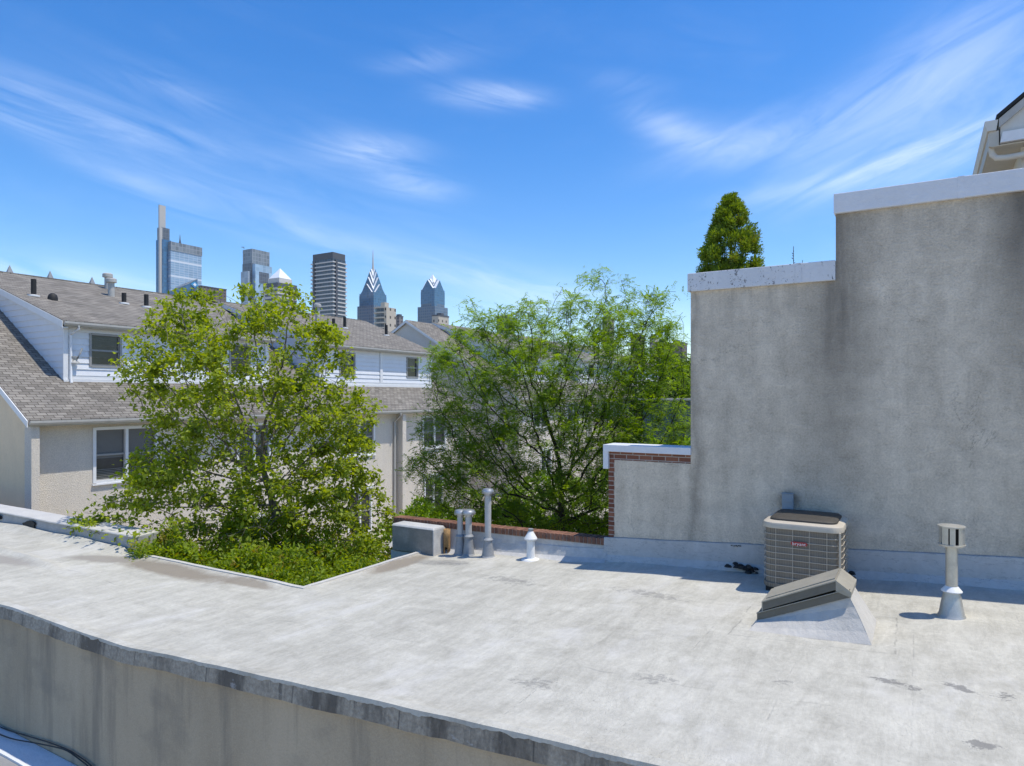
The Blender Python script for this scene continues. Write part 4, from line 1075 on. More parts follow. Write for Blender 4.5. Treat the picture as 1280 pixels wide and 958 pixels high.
# small satellite bracket on the dormer front
q = MB(); q.tube([(-18.98, 1.58, 3.95), (-18.85, 1.60, 4.0), (-18.82, 1.66, 4.15), (-18.80, 1.72, 4.32)], .03, 8); q.lathe((-18.90, 1.56, 3.83), [(.13, 0), (.13, .03), (.05, .1), (.12, .2), (.12, .23)], 10, .5, 1)
o = q.build('dish_bracket', M['gutter'], None, smooth=True, sharp=40); tag(o, 'small grey aerial bracket on the white dormer left of its window', 'bracket')
row_house('far row house with grey gable and white dormers beyond the near house, behind the locust', 26.5, 60, .55,
    [(29.5, 36.5, [(31, 32, 3.75, 4.83)], []), (39, 46, [(41, 42, 3.75, 4.83)], []), (49, 58, [(51, 52, 3.75, 4.83)], [])],
    [(29, 31, .12, 1.75), (34, 36, .12, 1.75), (40, 42, .12, 1.75), (46, 48, .12, 1.75), (53, 55, .12, 1.75)], [(30, 31.5, -3.4, -1.4), (41, 42.5, -3.4, -1.4), (50, 51.5, -3.4, -1.4)],
    [(26.5, 26.7), (37.5, 37.75), (47.7, 47.95)], gm='grey_gable')

# teal sided garage and pale houses behind the locust
tg = thing('metal_sided_garage', 'dark teal metal sided garage behind the locust beside the stucco wall', 'garage', (-9, 46, -3.5))
q = MB(); x = -14.5
while x < -3: q.box(x, x + .34, 41.3 - (.03 if int(x * 3) % 2 else 0), 48, -3.5, 2.45); x += .34
q.build('siding', M['teal'], tg)
q = MB(); q.box(-14.8, -2.8, 41.0, 48.3, 2.451, 2.60); q.build('roof', M['gutter'], tg)

def gable_house(x0, x1, y0, y1, ze, pitch, label, wm, ridge_along='y'):
    h = thing('gabled_house', label, 'house', ((x0 + x1) / 2, (y0 + y1) / 2, -3.5), 'pale houses behind the locust')
    q = MB(); mx = (x0 + x1) / 2; zr_ = ze + pitch * (x1 - x0) / 2
    holes = [(a, a + 1.2, z, z + 1.4) for a in np.arange(y0 + 1.5, y1 - 2, 3.2) for z in (-2.3, .4) if z + 1.6 < ze]
    wall_holes(q, x1, y0, y1, -3.5, ze, holes)
    q.prism([(x0, -3.5), (x1 - .001, -3.5), (x1 - .001, ze), (mx, zr_), (x0, ze)], y0, y0 + .2, 'y'); q.box(x0, x0 + .2, y0 + .2, y1, -3.5, ze)
    q.build('wall', wm, h)
    q = MB()
    for s, xe in ((1, x1 + .3), (-1, x0 - .3)):
        ze2 = ze - .3 * pitch
        q.hexa([(xe, y0 - .3, ze2 - .0), (xe, y1, ze2), (mx, y1, zr_), (mx, y0 - .3, zr_), (xe, y0 - .3, ze2 + .15), (xe, y1, ze2 + .15), (mx, y1, zr_ + .15), (mx, y0 - .3, zr_ + .15)])
    q.build('roof', M['shingle'], h)
    q = MB()
    for s, xe in ((1, x1 + .3), (-1, x0 - .3)):
        ze2 = ze - .3 * pitch
        q.hexa([(xe, y0 - .34, ze2 - .15), (xe, y0 - .305, ze2 - .15), (mx, y0 - .305, zr_ - .15), (mx, y0 - .34, zr_ - .15), (xe, y0 - .34, ze2 + .16), (xe, y0 - .305, ze2 + .16), (mx, y0 - .305, zr_ + .16), (mx, y0 - .34, zr_ + .16)])
    q.build('rake_board', M['trim'], h)
    for a, c, d, e in holes: window(h, x1, a, c, d, e, False, M['trim'], False, .03, .08, False)
    # gable-end window
    q = MB(); q.box(mx - .6, mx + .6, y0 - .03, y0 + .02, ze - .2, ze + 1.1); w = q.build('window', M['trim'], h)
    q = MB(); q.box(mx - .5, mx + .5, y0 - .036, y0 - .031, ze - .1, ze + 1.0); q.build('pane', M['glass'], w)
gable_house(-15, -8, 62, 76, 3.4, .55, 'white sided gabled house glimpsed behind the middle of the locust crown', M['siding'])
gable_house(-6, 1, 78, 92, 3.0, .6, 'cream gabled house glimpsed behind the right side of the locust crown', M['cream'])
gable_house(3, 10, 100, 120, 4.6, .6, 'white gabled house far beyond the teal garage', M['siding'])

# ------------------------------------------------------------------ house above the stucco wall, top right
uh = thing('upper_house', 'cream house corner with gutter rising above the tall stucco wall', 'house', (7, 4, 3.55))
Y0 = 1.5; gx = 4.97; gz = 6.60
q = MB(); q.box(gx + .42, 11, Y0 + .25, 9, 3.55, gz - .35)
q.prism([(gx + .17, gz - .345), (11, gz - .30), (11, gz + 2.4), (8.2, gz + 2.6), (gx + .17, gz - .01)], Y0 + .06, Y0 + .25, 'y'); q.build('wall', M['cream'], uh)
q = MB(); q.hexa([(gx + .12, Y0 - .02, gz + .0), (8.3, Y0 - .02, gz + 2.62), (8.3, 9, gz + 2.62), (gx + .12, 9, gz + .0), (gx + .12, Y0 - .02, gz + .05), (8.3, Y0 - .02, gz + 2.67), (8.3, 9, gz + 2.67), (gx + .12, 9, gz + .05)]); q.build('roof', M['black'], uh)
q = MB(); q.hexa([(gx + .15, Y0, gz - .12), (8.3, Y0, gz + 2.5), (8.3, Y0 + .058, gz + 2.5), (gx + .15, Y0 + .058, gz - .12), (gx + .15, Y0, gz - .002), (8.3, Y0, gz + 2.61), (8.3, Y0 + .058, gz + 2.61), (gx + .15, Y0 + .058, gz - .002)]); q.build('rake_board', M['gutter'], uh)
q = MB(); q.prism([(gx + .02, gz - .15), (gx + .12, gz - .15), (gx + .14, gz - .01), (gx - .01, gz - .01), (gx - .01, gz - .07)], Y0, 9, 'y'); q.build('gutter', M['cream'], uh)
q = MB(); q.box(gx + .06, 11, Y0 + .02, 9, gz - .37, gz - .355); q.box(gx + .04, gx + .15, Y0 + .03, 9, gz - .354, gz - .153); q.build('soffit', M['soffit'], uh)
q = MB(); q.hexa([(gx + .16, Y0 - .03, gz - .34), (11, Y0 - .03, gz - .30), (11, Y0 + .05, gz - .30), (gx + .16, Y0 + .05, gz - .34), (gx + .19, Y0 - .03, gz - .20), (11, Y0 - .03, gz - .15), (11, Y0 + .05, gz - .15), (gx + .19, Y0 + .05, gz - .20)]); q.build('trim_board', M['trim'], uh)
q = MB(); q.tube([(gx + .075, Y0 + .14, gz - .14), (gx + .075, Y0 + .14, gz - .36), (gx + .085, Y0 + .14, gz - .44), (gx + .13, Y0 + .13, gz - .50), (gx + .25, Y0 + .13, gz - .515), (gx + .42, Y0 + .13, gz - .505), (gx + .8, Y0 + .13, gz - .48), (11, Y0 + .13, gz - .3)], .042, 10); q.build('downspout', M['cream'], uh, smooth=True, sharp=60)

# ------------------------------------------------------------------ skyline (far off, square to the street grid)
def pxof(P):
    d = np.asarray(P) - CAM; return CX + FPX * (d @ RIGHT) / (d @ FWD)
def block(pl, pm, pr_, D):
    """plan of a far block: nearest corner on bearing pm at distance D; returns x0,x1,y0,y1"""
    c = at(pm, CY, D); xk = (pl - CX) / FPX; rk = (pr_ - CX) / FPX
    d = c - CAM; a, f = d @ RIGHT, d @ FWD
    w = (a - xk * f) / (RIGHT[0] - xk * FWD[0]); l = (rk * f - a) / (RIGHT[1] - rk * FWD[1])
    return c[0] - w, c[0], c[1], c[1] + l
def zof(py, D): return CAM[2] + (CY - py) * D / FPX
def tbox(mb, pl, pm, pr_, D, ytop, ybot=None):
    x0, x1, y0, y1 = block(pl, pm, pr_, D); z0 = -3.5 if ybot is None else zof(ybot, D)
    mb.box(x0, x1, y0, y1, z0, zof(ytop, D)); return x0, x1, y0, y1
F_ = {}
F_['blue'] = mat_facade('blue_curtain_wall', (.04, .125, .24), (.06, .13, .21), 6, 4.2, .7, .15, .6)
F_['blue_light'] = mat_facade('pale_blue_curtain_wall', (.24, .35, .46), (.40, .48, .56), 9, 4.2, .9, .2, .6, .12, 0, (.60, .64, .68), 27)
F_['dark'] = mat_facade('dark_steel_crown', (.075, .085, .10), (.14, .15, .165), 5, 7, .9, .35)
F_['grey'] = mat_facade('grey_glass_crown', (.17, .19, .20), (.27, .28, .29), 7, 8, 1.2, .3)
F_['sky'] = mat_facade('sky_blue_glass', (.30, .43, .54), (.38, .48, .57), 8, 8, .5, .2)
F_['silver'] = mat_facade('silver_glass', (.33, .38, .43), (.42, .46, .49), 4, 12, .6, .25)
F_['stone'] = mat_facade('pale_stone_bands', (.09, .10, .11), (.50, .47, .43), 200, 8, 4.2, .6, .3, .1)
F_['stone_plain'] = plain('pale_granite', (.56, .53, .49), .7, .05, .02, 0)
F_['mast'] = plain('light_grey_mast', (.44, .42, .39), .6, .04, .05, 0)
F_['lib_glass'] = mat_facade('deep_blue_granite_glass', (.035, .115, .21), (.07, .14, .21), 5, 5, 1.2, .1, .8, .2)
F_['lib_stone'] = mat_facade('grey_blue_shaft', (.055, .10, .16), (.13, .155, .19), 5, 6, 1.9, .2, .7, .2)
F_['white'] = plain('white_roof_and_sky_reflection', (.78, .80, .82), .35, .03, .05, 0)
F_['res_glass'] = mat_facade('apartment_glass', (.035, .05, .065), (.10, .11, .12), 4, 5, .5, .25)
F_['res_slab'] = plain('concrete_balcony_slab', (.50, .49, .47), .8, .06, .1, 0)
F_['res_top'] = plain('dark_roof_screen', (.07, .075, .085), .6, .05, .1, 0)
F_['tan'] = mat_facade('tan_apartment_wall', (.06, .055, .05), (.46, .41, .33), 5.5, 6, 4.0, .7, .3, .1)
F_['tan_plain'] = plain('tan_concrete', (.44, .40, .33), .8, .06, .1, 0)
F_['brown'] = mat_facade('brown_brick_block', (.05, .05, .055), (.145, .115, .105), 5, 4, 2.4, .8, .3, .2)
F_['greybrown'] = mat_facade('grey_brown_block', (.06, .06, .065), (.20, .18, .17), 6, 4, 2.8, .8, .3, .2)
F_['emblem'] = plain('bright_blue_emblem', (.05, .28, .50), .4, .03, .1, 0)

def tower(label, D, pm, name='skyscraper'):
    c = at(pm, CY, D); return thing(name, label, 'tower', (c[0], c[1], -3.5), 'downtown skyline')
# 1 tallest glass tower with stepped spine and mast
D = 1220; t = tower('tallest glass skyscraper with stepped spine and pale square mast at its left', D, 203)
q = MB(); x0, x1, y0, y1 = tbox(q, 209, 213.5, 252, D, 303); q.build('glass_slab', F_['blue_light'], t)
q = MB(); q.box(x0 + .5, x1 + .8, y0 - .5, y1 + .8, zof(313, D), zof(302, D)); q.build('crown_band', F_['grey'], t)
q = MB(); tbox(q, 195, 203, 214, D - 6, 299); q.build('spine', F_['blue'], t)
q = MB(); tbox(q, 196.5, 201.5, 212, D - 4, 284, 300); q.build('upper_spine', F_['dark'], t)
q = MB(); tbox(q, 198, 199.3, 207, D - 2, 256, 285); q.build('mast', F_['mast'], t)
q = MB(); tbox(q, 198.2, 199.6, 203, D - 9, 284); q.build('pier', F_['mast'], t)
p0 = at(225, 303, D + 20); q = MB(); q.tube([p0 - UPV * 3, p0 + UPV * 4, p0 + UPV * 14], [2.5, 1.2, .3], 6); q.build('aerial', F_['dark'], t)
# 2 glass building with slanted roof and a diamond sign
D = 1000; t = tower('lower blue glass building with slanted roof and bright blue diamond sign', D, 232)
x0, x1, y0, y1 = block(211, 232, 247, D); q = MB()
za, zb_, zc = zof(363, D), zof(357, D), zof(347, D)
q.hexa([(x0, y0, -3.5), (x1, y0, -3.5), (x1, y1, -3.5), (x0, y1, -3.5), (x0, y0, za), (x1, y0, zb_), (x1, y1, zc), (x0, y1, zof(352, D))]); q.build('glass_body', F_['blue'], t)
q = MB(); q.hexa([(x0, y0, za + .1), (x1, y0, zb_ + .1), (x1, y1, zc + .1), (x0, y1, zof(352, D) + .1), (x0, y0, za + 1.2), (x1, y0, zb_ + 1.2), (x1, y1, zc + 1.2), (x0, y1, zof(352, D) + 1.2)]); q.build('slanted_roof', F_['grey'], t)
ye = y0 + (y1 - y0) * .72; ze = zof(354.5, D); s_ = 4.6
q = MB(); q.prism([(ye - s_ * 1.35, ze), (ye, ze - s_), (ye + s_ * 1.35, ze), (ye, ze + s_)], x1 + .2, x1 + 1.2, 'x'); em = q.build('diamond_sign', F_['emblem'], t)
q = MB(); q.prism([(ye - s_ * .6, ze), (ye, ze - s_ * .55), (ye + s_ * .6, ze), (ye, ze + s_ * .55)], x1 + 1.25, x1 + 1.6, 'x'); q.build('emblem', F_['white'], em)
q = MB(); q.box(x1 + .1, x1 + .8, ye - 1.6, ye + 1.0, -3.5, ze - s_); q.build('dark_strip', F_['res_top'], t)
# 3 brown office block
D = 900; t = tower('squat dark brown office block right of the slanted glass building', D, 252, 'office_block')
q = MB(); x0, x1, y0, y1 = tbox(q, 248, 252, 283, D, 358); q.build('body', F_['brown'], t)
q = MB(); q.box(x0 - .5, x1 + .5, y0 - .5, y1 + .5, zof(358, D), zof(357, D)); q.build('parapet', F_['res_top'], t)
# 4 notched glass tower
D = 1380; t = tower('square topped glass skyscraper with a dark notch, left of the pyramid tower', D, 316)
q = MB(); tbox(q, 303.5, 315, 337, D + 12, 311); q.build('upper_shaft', F_['grey'], t)
q = MB(); tbox(q, 303, 314, 320, D + 3, 329); q.build('dark_shaft', F_['dark'], t)
q = MB(); x0, x1, y0, y1 = tbox(q, 314, 319, 340, D, 330); q.build('glass_front', F_['sky'], t)
q = MB(); yy = lambda px: block(314, 319, px, D)[3]; q.box(x1, x1 + .6, yy(324), yy(336), zof(353, D), zof(339, D)); q.build('dark_notch', F_['dark'], t)
q = MB(); tbox(q, 301, 310, 312, D - 14, 339); q.build('silver_wing', F_['silver'], t)
p0 = at(305, 311, D + 20); q = MB(); q.tube([p0, p0 + UPV * 3, p0 + UPV * 3 - RIGHT * 5], .8, 5); q.build('roof_crane', F_['dark'], t)
# 5 pyramid-topped tower
D = 1250; t = tower('stone skyscraper with a pale pyramid roof right of the notched glass tower', D, 347)
q = MB(); x0, x1, y0, y1 = tbox(q, 329, 347, 371, D, 353); q.build('shaft', F_['stone'], t)
q = MB(); x0, x1, y0, y1 = tbox(q, 328.6, 347, 371.4, D - 1, 353, 358); q.build('dark_band', F_['res_top'], t)
q = MB(); x0, x1, y0, y1 = tbox(q, 335, 349, 365, D + 4, 347, 354); q.build('neck', F_['stone_plain'], t)
q = MB(); cx, cy = (x0 + x1) / 2, (y0 + y1) / 2; zt_ = zof(347, D)
q.v.extend([(x0, y0, zt_), (x1, y0, zt_), (x1, y1, zt_), (x0, y1, zt_), (cx, cy, zof(332.5, D))])
for i in range(4): q._f((i, (i + 1) % 4, 4))
q.build('pyramid_roof', F_['white'], t)
# 6 residential tower with balconies
D = 700; t = tower('dark glass apartment tower with rows of pale balcony slabs', D, 416)
q = MB(); x0, x1, y0, y1 = tbox(q, 390.5, 416, 432, D, 323); q.build('shaft', F_['res_glass'], t)
q = MB(); tbox(q, 391, 416, 431.5, D + .5, 315, 323); q.build('roof_screen', F_['res_top'], t)
q = MB(); z = -3.5 + 4
ztop = zof(324, D); n_ = 0
while z < ztop:
    q.box(x0 - 2.2, x1 + .5, y0 - .6, y1 + 1.8, z, z + 1.25); z += 4.1
q.build('balcony_slab', F_['res_slab'], t)
q = MB(); q.box(x1 + .6, x1 + 1.0, y0 + 3.5, y0 + 6.0, -3.5, ztop); q.box(x0 + 2, x0 + 4, y0 - 1.0, y0 - .7, -3.5, ztop); q.build('pier', F_['res_top'], t)
# 7 and 8 the pair with cross-gabled crowns
def crossgable(mb, cx, cy, w, z0, h, roof=None, zbase=None):
    """box of half width w up to z0, gables of height h on all four sides; mb = walls, roof = roof planes"""
    roof = roof or mb
    C = [(-w, -w), (w, -w), (w, w), (-w, w)]; A = [(0, -w), (w, 0), (0, w), (-w, 0)]
    zb2 = zbase if zbase is not None else z0 - h
    for i in range(4):
        j = (i + 1) % 4
        mb.poly([(cx + C[i][0], cy + C[i][1], zb2), (cx + C[j][0], cy + C[j][1], zb2), (cx + C[j][0], cy + C[j][1], z0), (cx + A[i][0], cy + A[i][1], z0 + h), (cx + C[i][0], cy + C[i][1], z0)])
        roof.poly([(cx + C[i][0], cy + C[i][1], z0 + .2), (cx + A[i][0], cy + A[i][1], z0 + h + .2), (cx, cy, z0 + h + .2)])
        roof.poly([(cx + C[j][0], cy + C[j][1], z0 + .2), (cx, cy, z0 + h + .2), (cx + A[i][0], cy + A[i][1], z0 + h + .2)])
def lib_tower(label, D, pc, pxl, pxr, ybase, ypod, tiers, spire, podl, podr):
    t = tower(label, D, pc)
    x0, x1, y0, y1 = block(pxl, pc, pxr, D); w = ((x1 - x0) + (y1 - y0)) / 4
    cx, cy = x1 - w, y0 + w
    q = MB(); a0, a1, b0, b1 = block(podl, pc, podr, D - 4); w2 = ((a1 - a0) + (b1 - b0)) / 4; q.box(cx - w2, cx + w2, cy - w2, cy + w2, -3.5, zof(ypod, D)); q.build('lower_shaft', F_['lib_stone'], t)
    q = MB(); q.box(cx - w * .985, cx + w * .985, cy - w * .985, cy + w * .985, zof(ypod, D), zof(ybase, D)); q.build('upper_shaft', F_['lib_stone'], t)
    q = MB(); k = w * .42; q.box(cx + w - k, cx + w + .6, cy - w - .6, cy - w + k, -3.5, zof(ybase - 1, D)); q.build('glass_corner', F_['lib_glass'], t)
    walls = MB(); roofs = MB()
    for (fr, yz, hpx) in tiers: crossgable(walls, cx, cy, w * fr, zof(yz, D), hpx * D / FPX, roofs, zof(yz, D) - 26)
    walls.build('crown', F_['lib_glass'], t); roofs.build('crown_roof', F_['white'], t)  # sky reflected in the crown roofs is put into their white colour
    q = MB(); zt2 = zof(spire[0], D)
    if spire[2]:
        q.tube([(cx, cy, zt2 - 6), (cx, cy, zt2 + 12), (cx, cy, zof(spire[1], D))], [3.2, 1.6, .35], 8); q.build('spire', F_['mast'], t)
    else:
        k = w * .55; zb2 = zof(spire[0], D)
        q.v.extend([(cx - k, cy - k, zb2), (cx + k, cy - k, zb2), (cx + k, cy + k, zb2), (cx - k, cy + k, zb2), (cx, cy, zof(spire[1], D))])
        for i in range(4): q._f((i, (i + 1) % 4, 4))
        q.build('peak', F_['white'], t)
lib_tower('blue skyscraper with tiers of white chevron gables and a needle spire', 1330, 467, 450, 484, 366, 382, [(1.0, 369, 15), (.78, 362, 17), (.56, 354, 16), (.33, 345, 11)], (335, 309, True), 447, 486)
lib_tower('blue skyscraper with a single gabled crown and a pale pointed peak, no spire', 1450, 543, 528, 557.5, 361, 383, [(1.0, 364, 15), (.62, 356, 9)], (352, 340.5, False), 524, 561)
# 9 apartment block with rounded balconies
D = 520; t = tower('tan apartment block with rounded balconies before the spired skyscraper', D, 483, 'apartment_block')
q = MB(); x0, x1, y0, y1 = tbox(q, 470, 483, 495, D, 384); q.build('body', F_['tan'], t)
q = MB(); w = (x1 - x0)
for k in range(26):
    z = zof(385, D) - k * 3.9
    q.lathe((x0 + w * .35, y0 + 1.5, z), [(w * .62, 0), (w * .62, 1.1)], 20, 1, .55)
q.build('balcony', F_['tan_plain'], t)
q = MB(); q.lathe((x0 + w * .35, y0 + 1.6, -3.5), [(w * .52, 0), (w * .52, zof(385, D) + 3.5)], 20, 1, .5); q.build('balcony_core', F_['res_glass'], t)
q = MB(); tbox(q, 476, 481, 486, D + 5, 378, 385); q.build('penthouse', F_['tan_plain'], t)
# smaller far blocks
for nm, label, D, l, m_, r_, yt, mt in [
    ('office_block', 'small grey block between the tan apartments and the far gable', 800, 494, 499, 504, 396, 'greybrown'),
    ('office_block', 'tan block at the foot of the peaked blue skyscraper', 600, 540, 548, 561, 395, 'tan'),
    ('office_block', 'small dark glass block showing over the top of the locust', 800, 621, 628, 643, 396, 'res_glass'),
    ('office_block', 'slim grey block seen through the upper locust branches', 700, 753, 757, 768, 398, 'greybrown'),
    ('office_block', 'brown block seen through the right side of the locust', 600, 788, 800, 806, 420, 'brown'),
    ('office_block', 'tall narrow tan and brown block left of the pair by the stucco wall', 620, 812, 819, 823, 422, 'tan'),
    ('office_block', 'dark block in the middle of the group beside the stucco wall', 560, 820, 830, 837, 429, 'greybrown'),
    ('office_block', 'wide flat brown block nearest the stucco wall edge', 500, 833, 853, 859, 430, 'brown')]:
    t = tower(label, D, m_, nm); q = MB(); a0, a1, b0, b1 = tbox(q, l, m_, r_, D, yt); q.build('body', F_[mt], t)
    q = MB(); q.box(a0 - .3, a1 + .3, b0 - .3, b1 + .3, zof(yt, D), zof(yt, D) + 1.2); cx, cy = (a0 + a1) / 2, (b0 + b1) / 2
    q.box(cx - 2.5, cx + 2, cy - 2, cy + 2.5, zof(yt, D) + 1.2, zof(yt, D) + 3.2); q.build('roof_plant', F_['res_top'], t)

# ------------------------------------------------------------------ trees
def grow(base, attract, seed, step=.22, di=2.2, dk=.38, trunk=None, wiggle=.12, up=.05):
    """space colonisation: returns node positions, parents"""
    rng = np.random.default_rng(seed)
    nodes = [np.array(p, float) for p in (trunk or [base])]; par = [-1] + list(range(len(nodes) - 1))
    # densify trunk
    dn, dp = [nodes[0]], [-1]
    for a, b in zip(nodes[:-1], nodes[1:]):
        n = max(1, int(np.linalg.norm(b - a) / step))
        for k in range(1, n + 1): dp.append(len(dn) - 1); dn.append(a + (b - a) * k / n + rng.normal(0, .012, 3))
    nodes, par = dn, dp
    A = np.array(attract, float); N = np.array(nodes)
    d = np.linalg.norm(A[:, None] - N[None], axis=2); near = d.argmin(1); nd = d.min(1); alive = np.ones(len(A), bool)
    for it in range(140):
        if not alive.any(): break
        lim = max(di, nd[alive].min() + .5)
        idx = np.where(alive & (nd < lim))[0]
        acc = {}
        for i in idx: acc.setdefault(near[i], []).append(i)
        new = []
        for k, lst in acc.items():
            v = A[lst] - N[k]; v = v / (np.linalg.norm(v, axis=1, keepdims=True) + 1e-9); v = v.mean(0)
            v = v / (np.linalg.norm(v) + 1e-9) + rng.normal(0, wiggle, 3) + np.array([0, 0, up]); v /= np.linalg.norm(v)
            new.append((k, N[k] + v * step))
        if not new: break
        P_ = np.array([p for _, p in new]); far = np.linalg.norm(P_[:, None] - N[None], axis=2).min(1) > step * .6
        if not far.any():
            alive[idx] = False; continue
        for i in idx:
            pass
        bad = {k for (k, _), ok in zip(new, far) if not ok}
        for k in bad:
            for i in acc[k]: alive[i] = False
        new = [n_ for n_, ok in zip(new, far) if ok]
        s = len(N); P = np.array([p for _, p in new]); N = np.vstack([N, P]); par += [k for k, _ in new]
        dd = np.linalg.norm(A[:, None] - P[None], axis=2); mi = dd.argmin(1); md = dd.min(1)
        better = md < nd; near[better] = s + mi[better]; nd[better] = md[better]
        alive &= nd > dk
        if len(N) > 9000: break
    return N, np.array(par)
def branches(N, par, rtip, expo, mb, rmin=.0, nside=5, rmax=1.0):
    n = len(N); kids = [[] for _ in range(n)]
    for i in range(1, n): kids[par[i]].append(i)
    r = np.zeros(n)
    for i in range(n - 1, -1, -1):
        r[i] = rtip if not kids[i] else sum(r[k] ** expo for k in kids[i]) ** (1 / expo)
    r = np.minimum(r, rmax)
    stack = [(0, -1)]
    while stack:
        s, pr_ = stack.pop(); path = [] if pr_ < 0 else [N[pr_]]; rad = [] if pr_ < 0 else [r[s]]
        i = s
        while True:
            path.append(N[i]); rad.append(r[i])
            if not kids[i]: break
            kk = sorted(kids[i], key=lambda k: -r[k])
            for k in kk[1:]: stack.append((k, i))
            i = kk[0]
        if len(path) > 1 and max(rad) > rmin:
            mb.tube(path, rad, nside if max(rad) < .04 else 8, False)
    return r, kids
def leaves_mesh(name, P, Nrm, D, L, W, mat, parent, rnd, fold=.25):
    """one rhombic folded leaf per point: P base, D direction, Nrm normal, L length, W width"""
    n = len(P); D = D / np.linalg.norm(D, axis=1, keepdims=True)
    S = np.cross(D, Nrm); S /= (np.linalg.norm(S, axis=1, keepdims=True) + 1e-9); U = np.cross(S, D)
    L = L[:, None]; W = W[:, None]
    v = np.empty((n, 4, 3)); v[:, 0] = P; v[:, 1] = P + D * L * .45 + S * W * .5 + U * W * fold; v[:, 2] = P + D * L; v[:, 3] = P + D * L * .45 - S * W * .5 + U * W * fold
    f = np.arange(n)[:, None] * 4
    tri = np.concatenate([f + np.array([[0, 1, 2]]), f + np.array([[0, 2, 3]])], 1).reshape(-1, 3)
    me = bpy.data.meshes.new(name); off = np.array(ROOT[parent.name])
    vv = v.reshape(-1, 3) - off
    me.vertices.add(len(vv)); me.vertices.foreach_set('co', vv.ravel().astype(np.float32))
    me.loops.add(len(tri) * 3); me.loops.foreach_set('vertex_index', tri.ravel().astype(np.int32))
    me.polygons.add(len(tri)); me.polygons.foreach_set('loop_start', np.arange(0, len(tri) * 3, 3, dtype=np.int32))
    me.update(calc_edges=True); me.validate()
    a = me.attributes.new('rnd', 'FLOAT', 'FACE'); a.data.foreach_set('value', np.repeat(rnd, 2).astype(np.float32))
    me.materials.append(mat); o = bpy.data.objects.new(name, me); COL.objects.link(o); o.parent = parent
    return o
def outline_cloud(rows, D, n, seed, depth=.8, voids=0, vr=.5, clump=0, zjit=0, d_off=0):
    """fill a crown envelope given as (height row, left bearing, right bearing) at distance D; depth is round"""
    rng = np.random.default_rng(seed); rows = sorted(rows); ys = np.array([r[0] for r in rows]); l = np.array([r[1] for r in rows]); rr = np.array([r[2] for r in rows])
    wid = rr - l; out = []
    vs = None
    cen_all = (l + rr) / 2
    def sample(m):
        y = rng.uniform(ys[0], ys[-1], m * 3); w = np.interp(y, ys, wid); keep = rng.uniform(0, wid.max(), m * 3) < w; y = y[keep][:m]
        L = np.interp(y, ys, l); Rr = np.interp(y, ys, rr); hw_ = (Rr - L) / 2; c = (L + Rr) / 2
        ang = rng.uniform(0, 2 * math.pi, len(y)); rad = np.sqrt(rng.uniform(0, 1, len(y))) ** .75
        u = c + hw_ * rad * np.cos(ang); dep = hw_ * D / FPX * depth * rad * np.sin(ang)
        base = CAM[None] + (FWD[None] + RIGHT[None] * ((u - CX) / FPX)[:, None] - UPV[None] * ((y - CY) / FPX)[:, None]) * D
        return base + FWD[None] * (dep + d_off)[:, None]
    P = sample(n)
    if voids:
        V = sample(voids); d = np.linalg.norm(P[:, None] - V[None], axis=2).min(1); P = P[d > vr]
    return P
def foliage(N, par, r, kids, rcut, per, spread, L, W, seed, droop=.3, upn=.6, tipbias=1.0, clumpvar=.5, cl_f=1.15, amp=2.3):
    rng = np.random.default_rng(seed); sel = np.where(r < rcut)[0]; P = []; 
    dens = np.array([min(2.0, max(.08, .75 + amp * mnoise.noise((q_[0] * cl_f, q_[1] * cl_f, q_[2] * cl_f * 1.35 + seed)))) for q_ in N[sel]])
    k = rng.poisson(per * dens * np.exp(rng.normal(0, clumpvar, len(sel))) * np.where([len(kids[i]) == 0 for i in sel], tipbias, .6))
    src = np.repeat(sel, k); n = len(src)
    prt = par[src]; d0 = N[src] - N[np.maximum(prt, 0)]
    P = N[src] + rng.normal(0, spread, (n, 3)) * np.array([1, 1, .75])
    D = d0 * 1.2 + rng.normal(0, .2, (n, 3)) ; D /= (np.linalg.norm(D, axis=1, keepdims=True) + 1e-9); D += rng.normal(0, .7, (n, 3)); D[:, 2] -= droop
    Nn = rng.normal(0, 1, (n, 3)); Nn /= np.linalg.norm(Nn, axis=1, keepdims=True); Nn[:, 2] = np.abs(Nn[:, 2]) + upn
    LL = L * rng.uniform(.65, 1.25, n); WW = W * rng.uniform(.7, 1.2, n)
    clump = rng.uniform(0, 1, len(N))[src]
    rnd = np.clip(.55 * clump + .45 * rng.uniform(0, 1, n), 0, 1)
    return P, Nn, D, LL, WW, rnd

# river birch in the light well
BIRCH_PER = 12.5
D = 14.3
birch_rows = [(357, 338, 348), (362, 322, 385), (372, 215, 395), (390, 195, 405), (415, 172, 425), (440, 150, 440), (465, 148, 440), (490, 168, 462), (520, 190, 482), (550, 185, 486), (575, 170, 480), (600, 150, 470), (625, 125, 478), (645, 95, 498), (662, 110, 500), (685, 150, 490), (700, 180, 470)]
att = outline_cloud(birch_rows, D, 4200, 3, .72, 12, .55)
b0 = at(338, 690, D); b0[2] = -3.5
trunk = [b0, at(337, 700, D), at(345, 640, D), at(330, 590, D)]
bt = thing('birch_tree', 'multi stemmed birch with bright yellow green leaves in front of the near house', 'tree', b0)
N, par = grow(b0, att, 5, .15, 2.0, .20, trunk, .14, .10)
mb = MB(); r, kids = branches(N, par, .0040, 2.2, mb, 0, 5, .15); mb.build('trunk', M['bark_birch'], bt, smooth=True, sharp=80)
fo_ = foliage(N, par, r, kids, .0100, BIRCH_PER, .085, .102, .074, 21, .35, 1.0, 1.3, .9, 1.15, 2.1)
leaves_mesh('crown', fo_[0], fo_[1], fo_[2], fo_[3], fo_[4], M['leaf_birch'], bt, fo_[5])
print('birch', len(N), len(fo_[0]))
rng0 = np.random.default_rng(99)
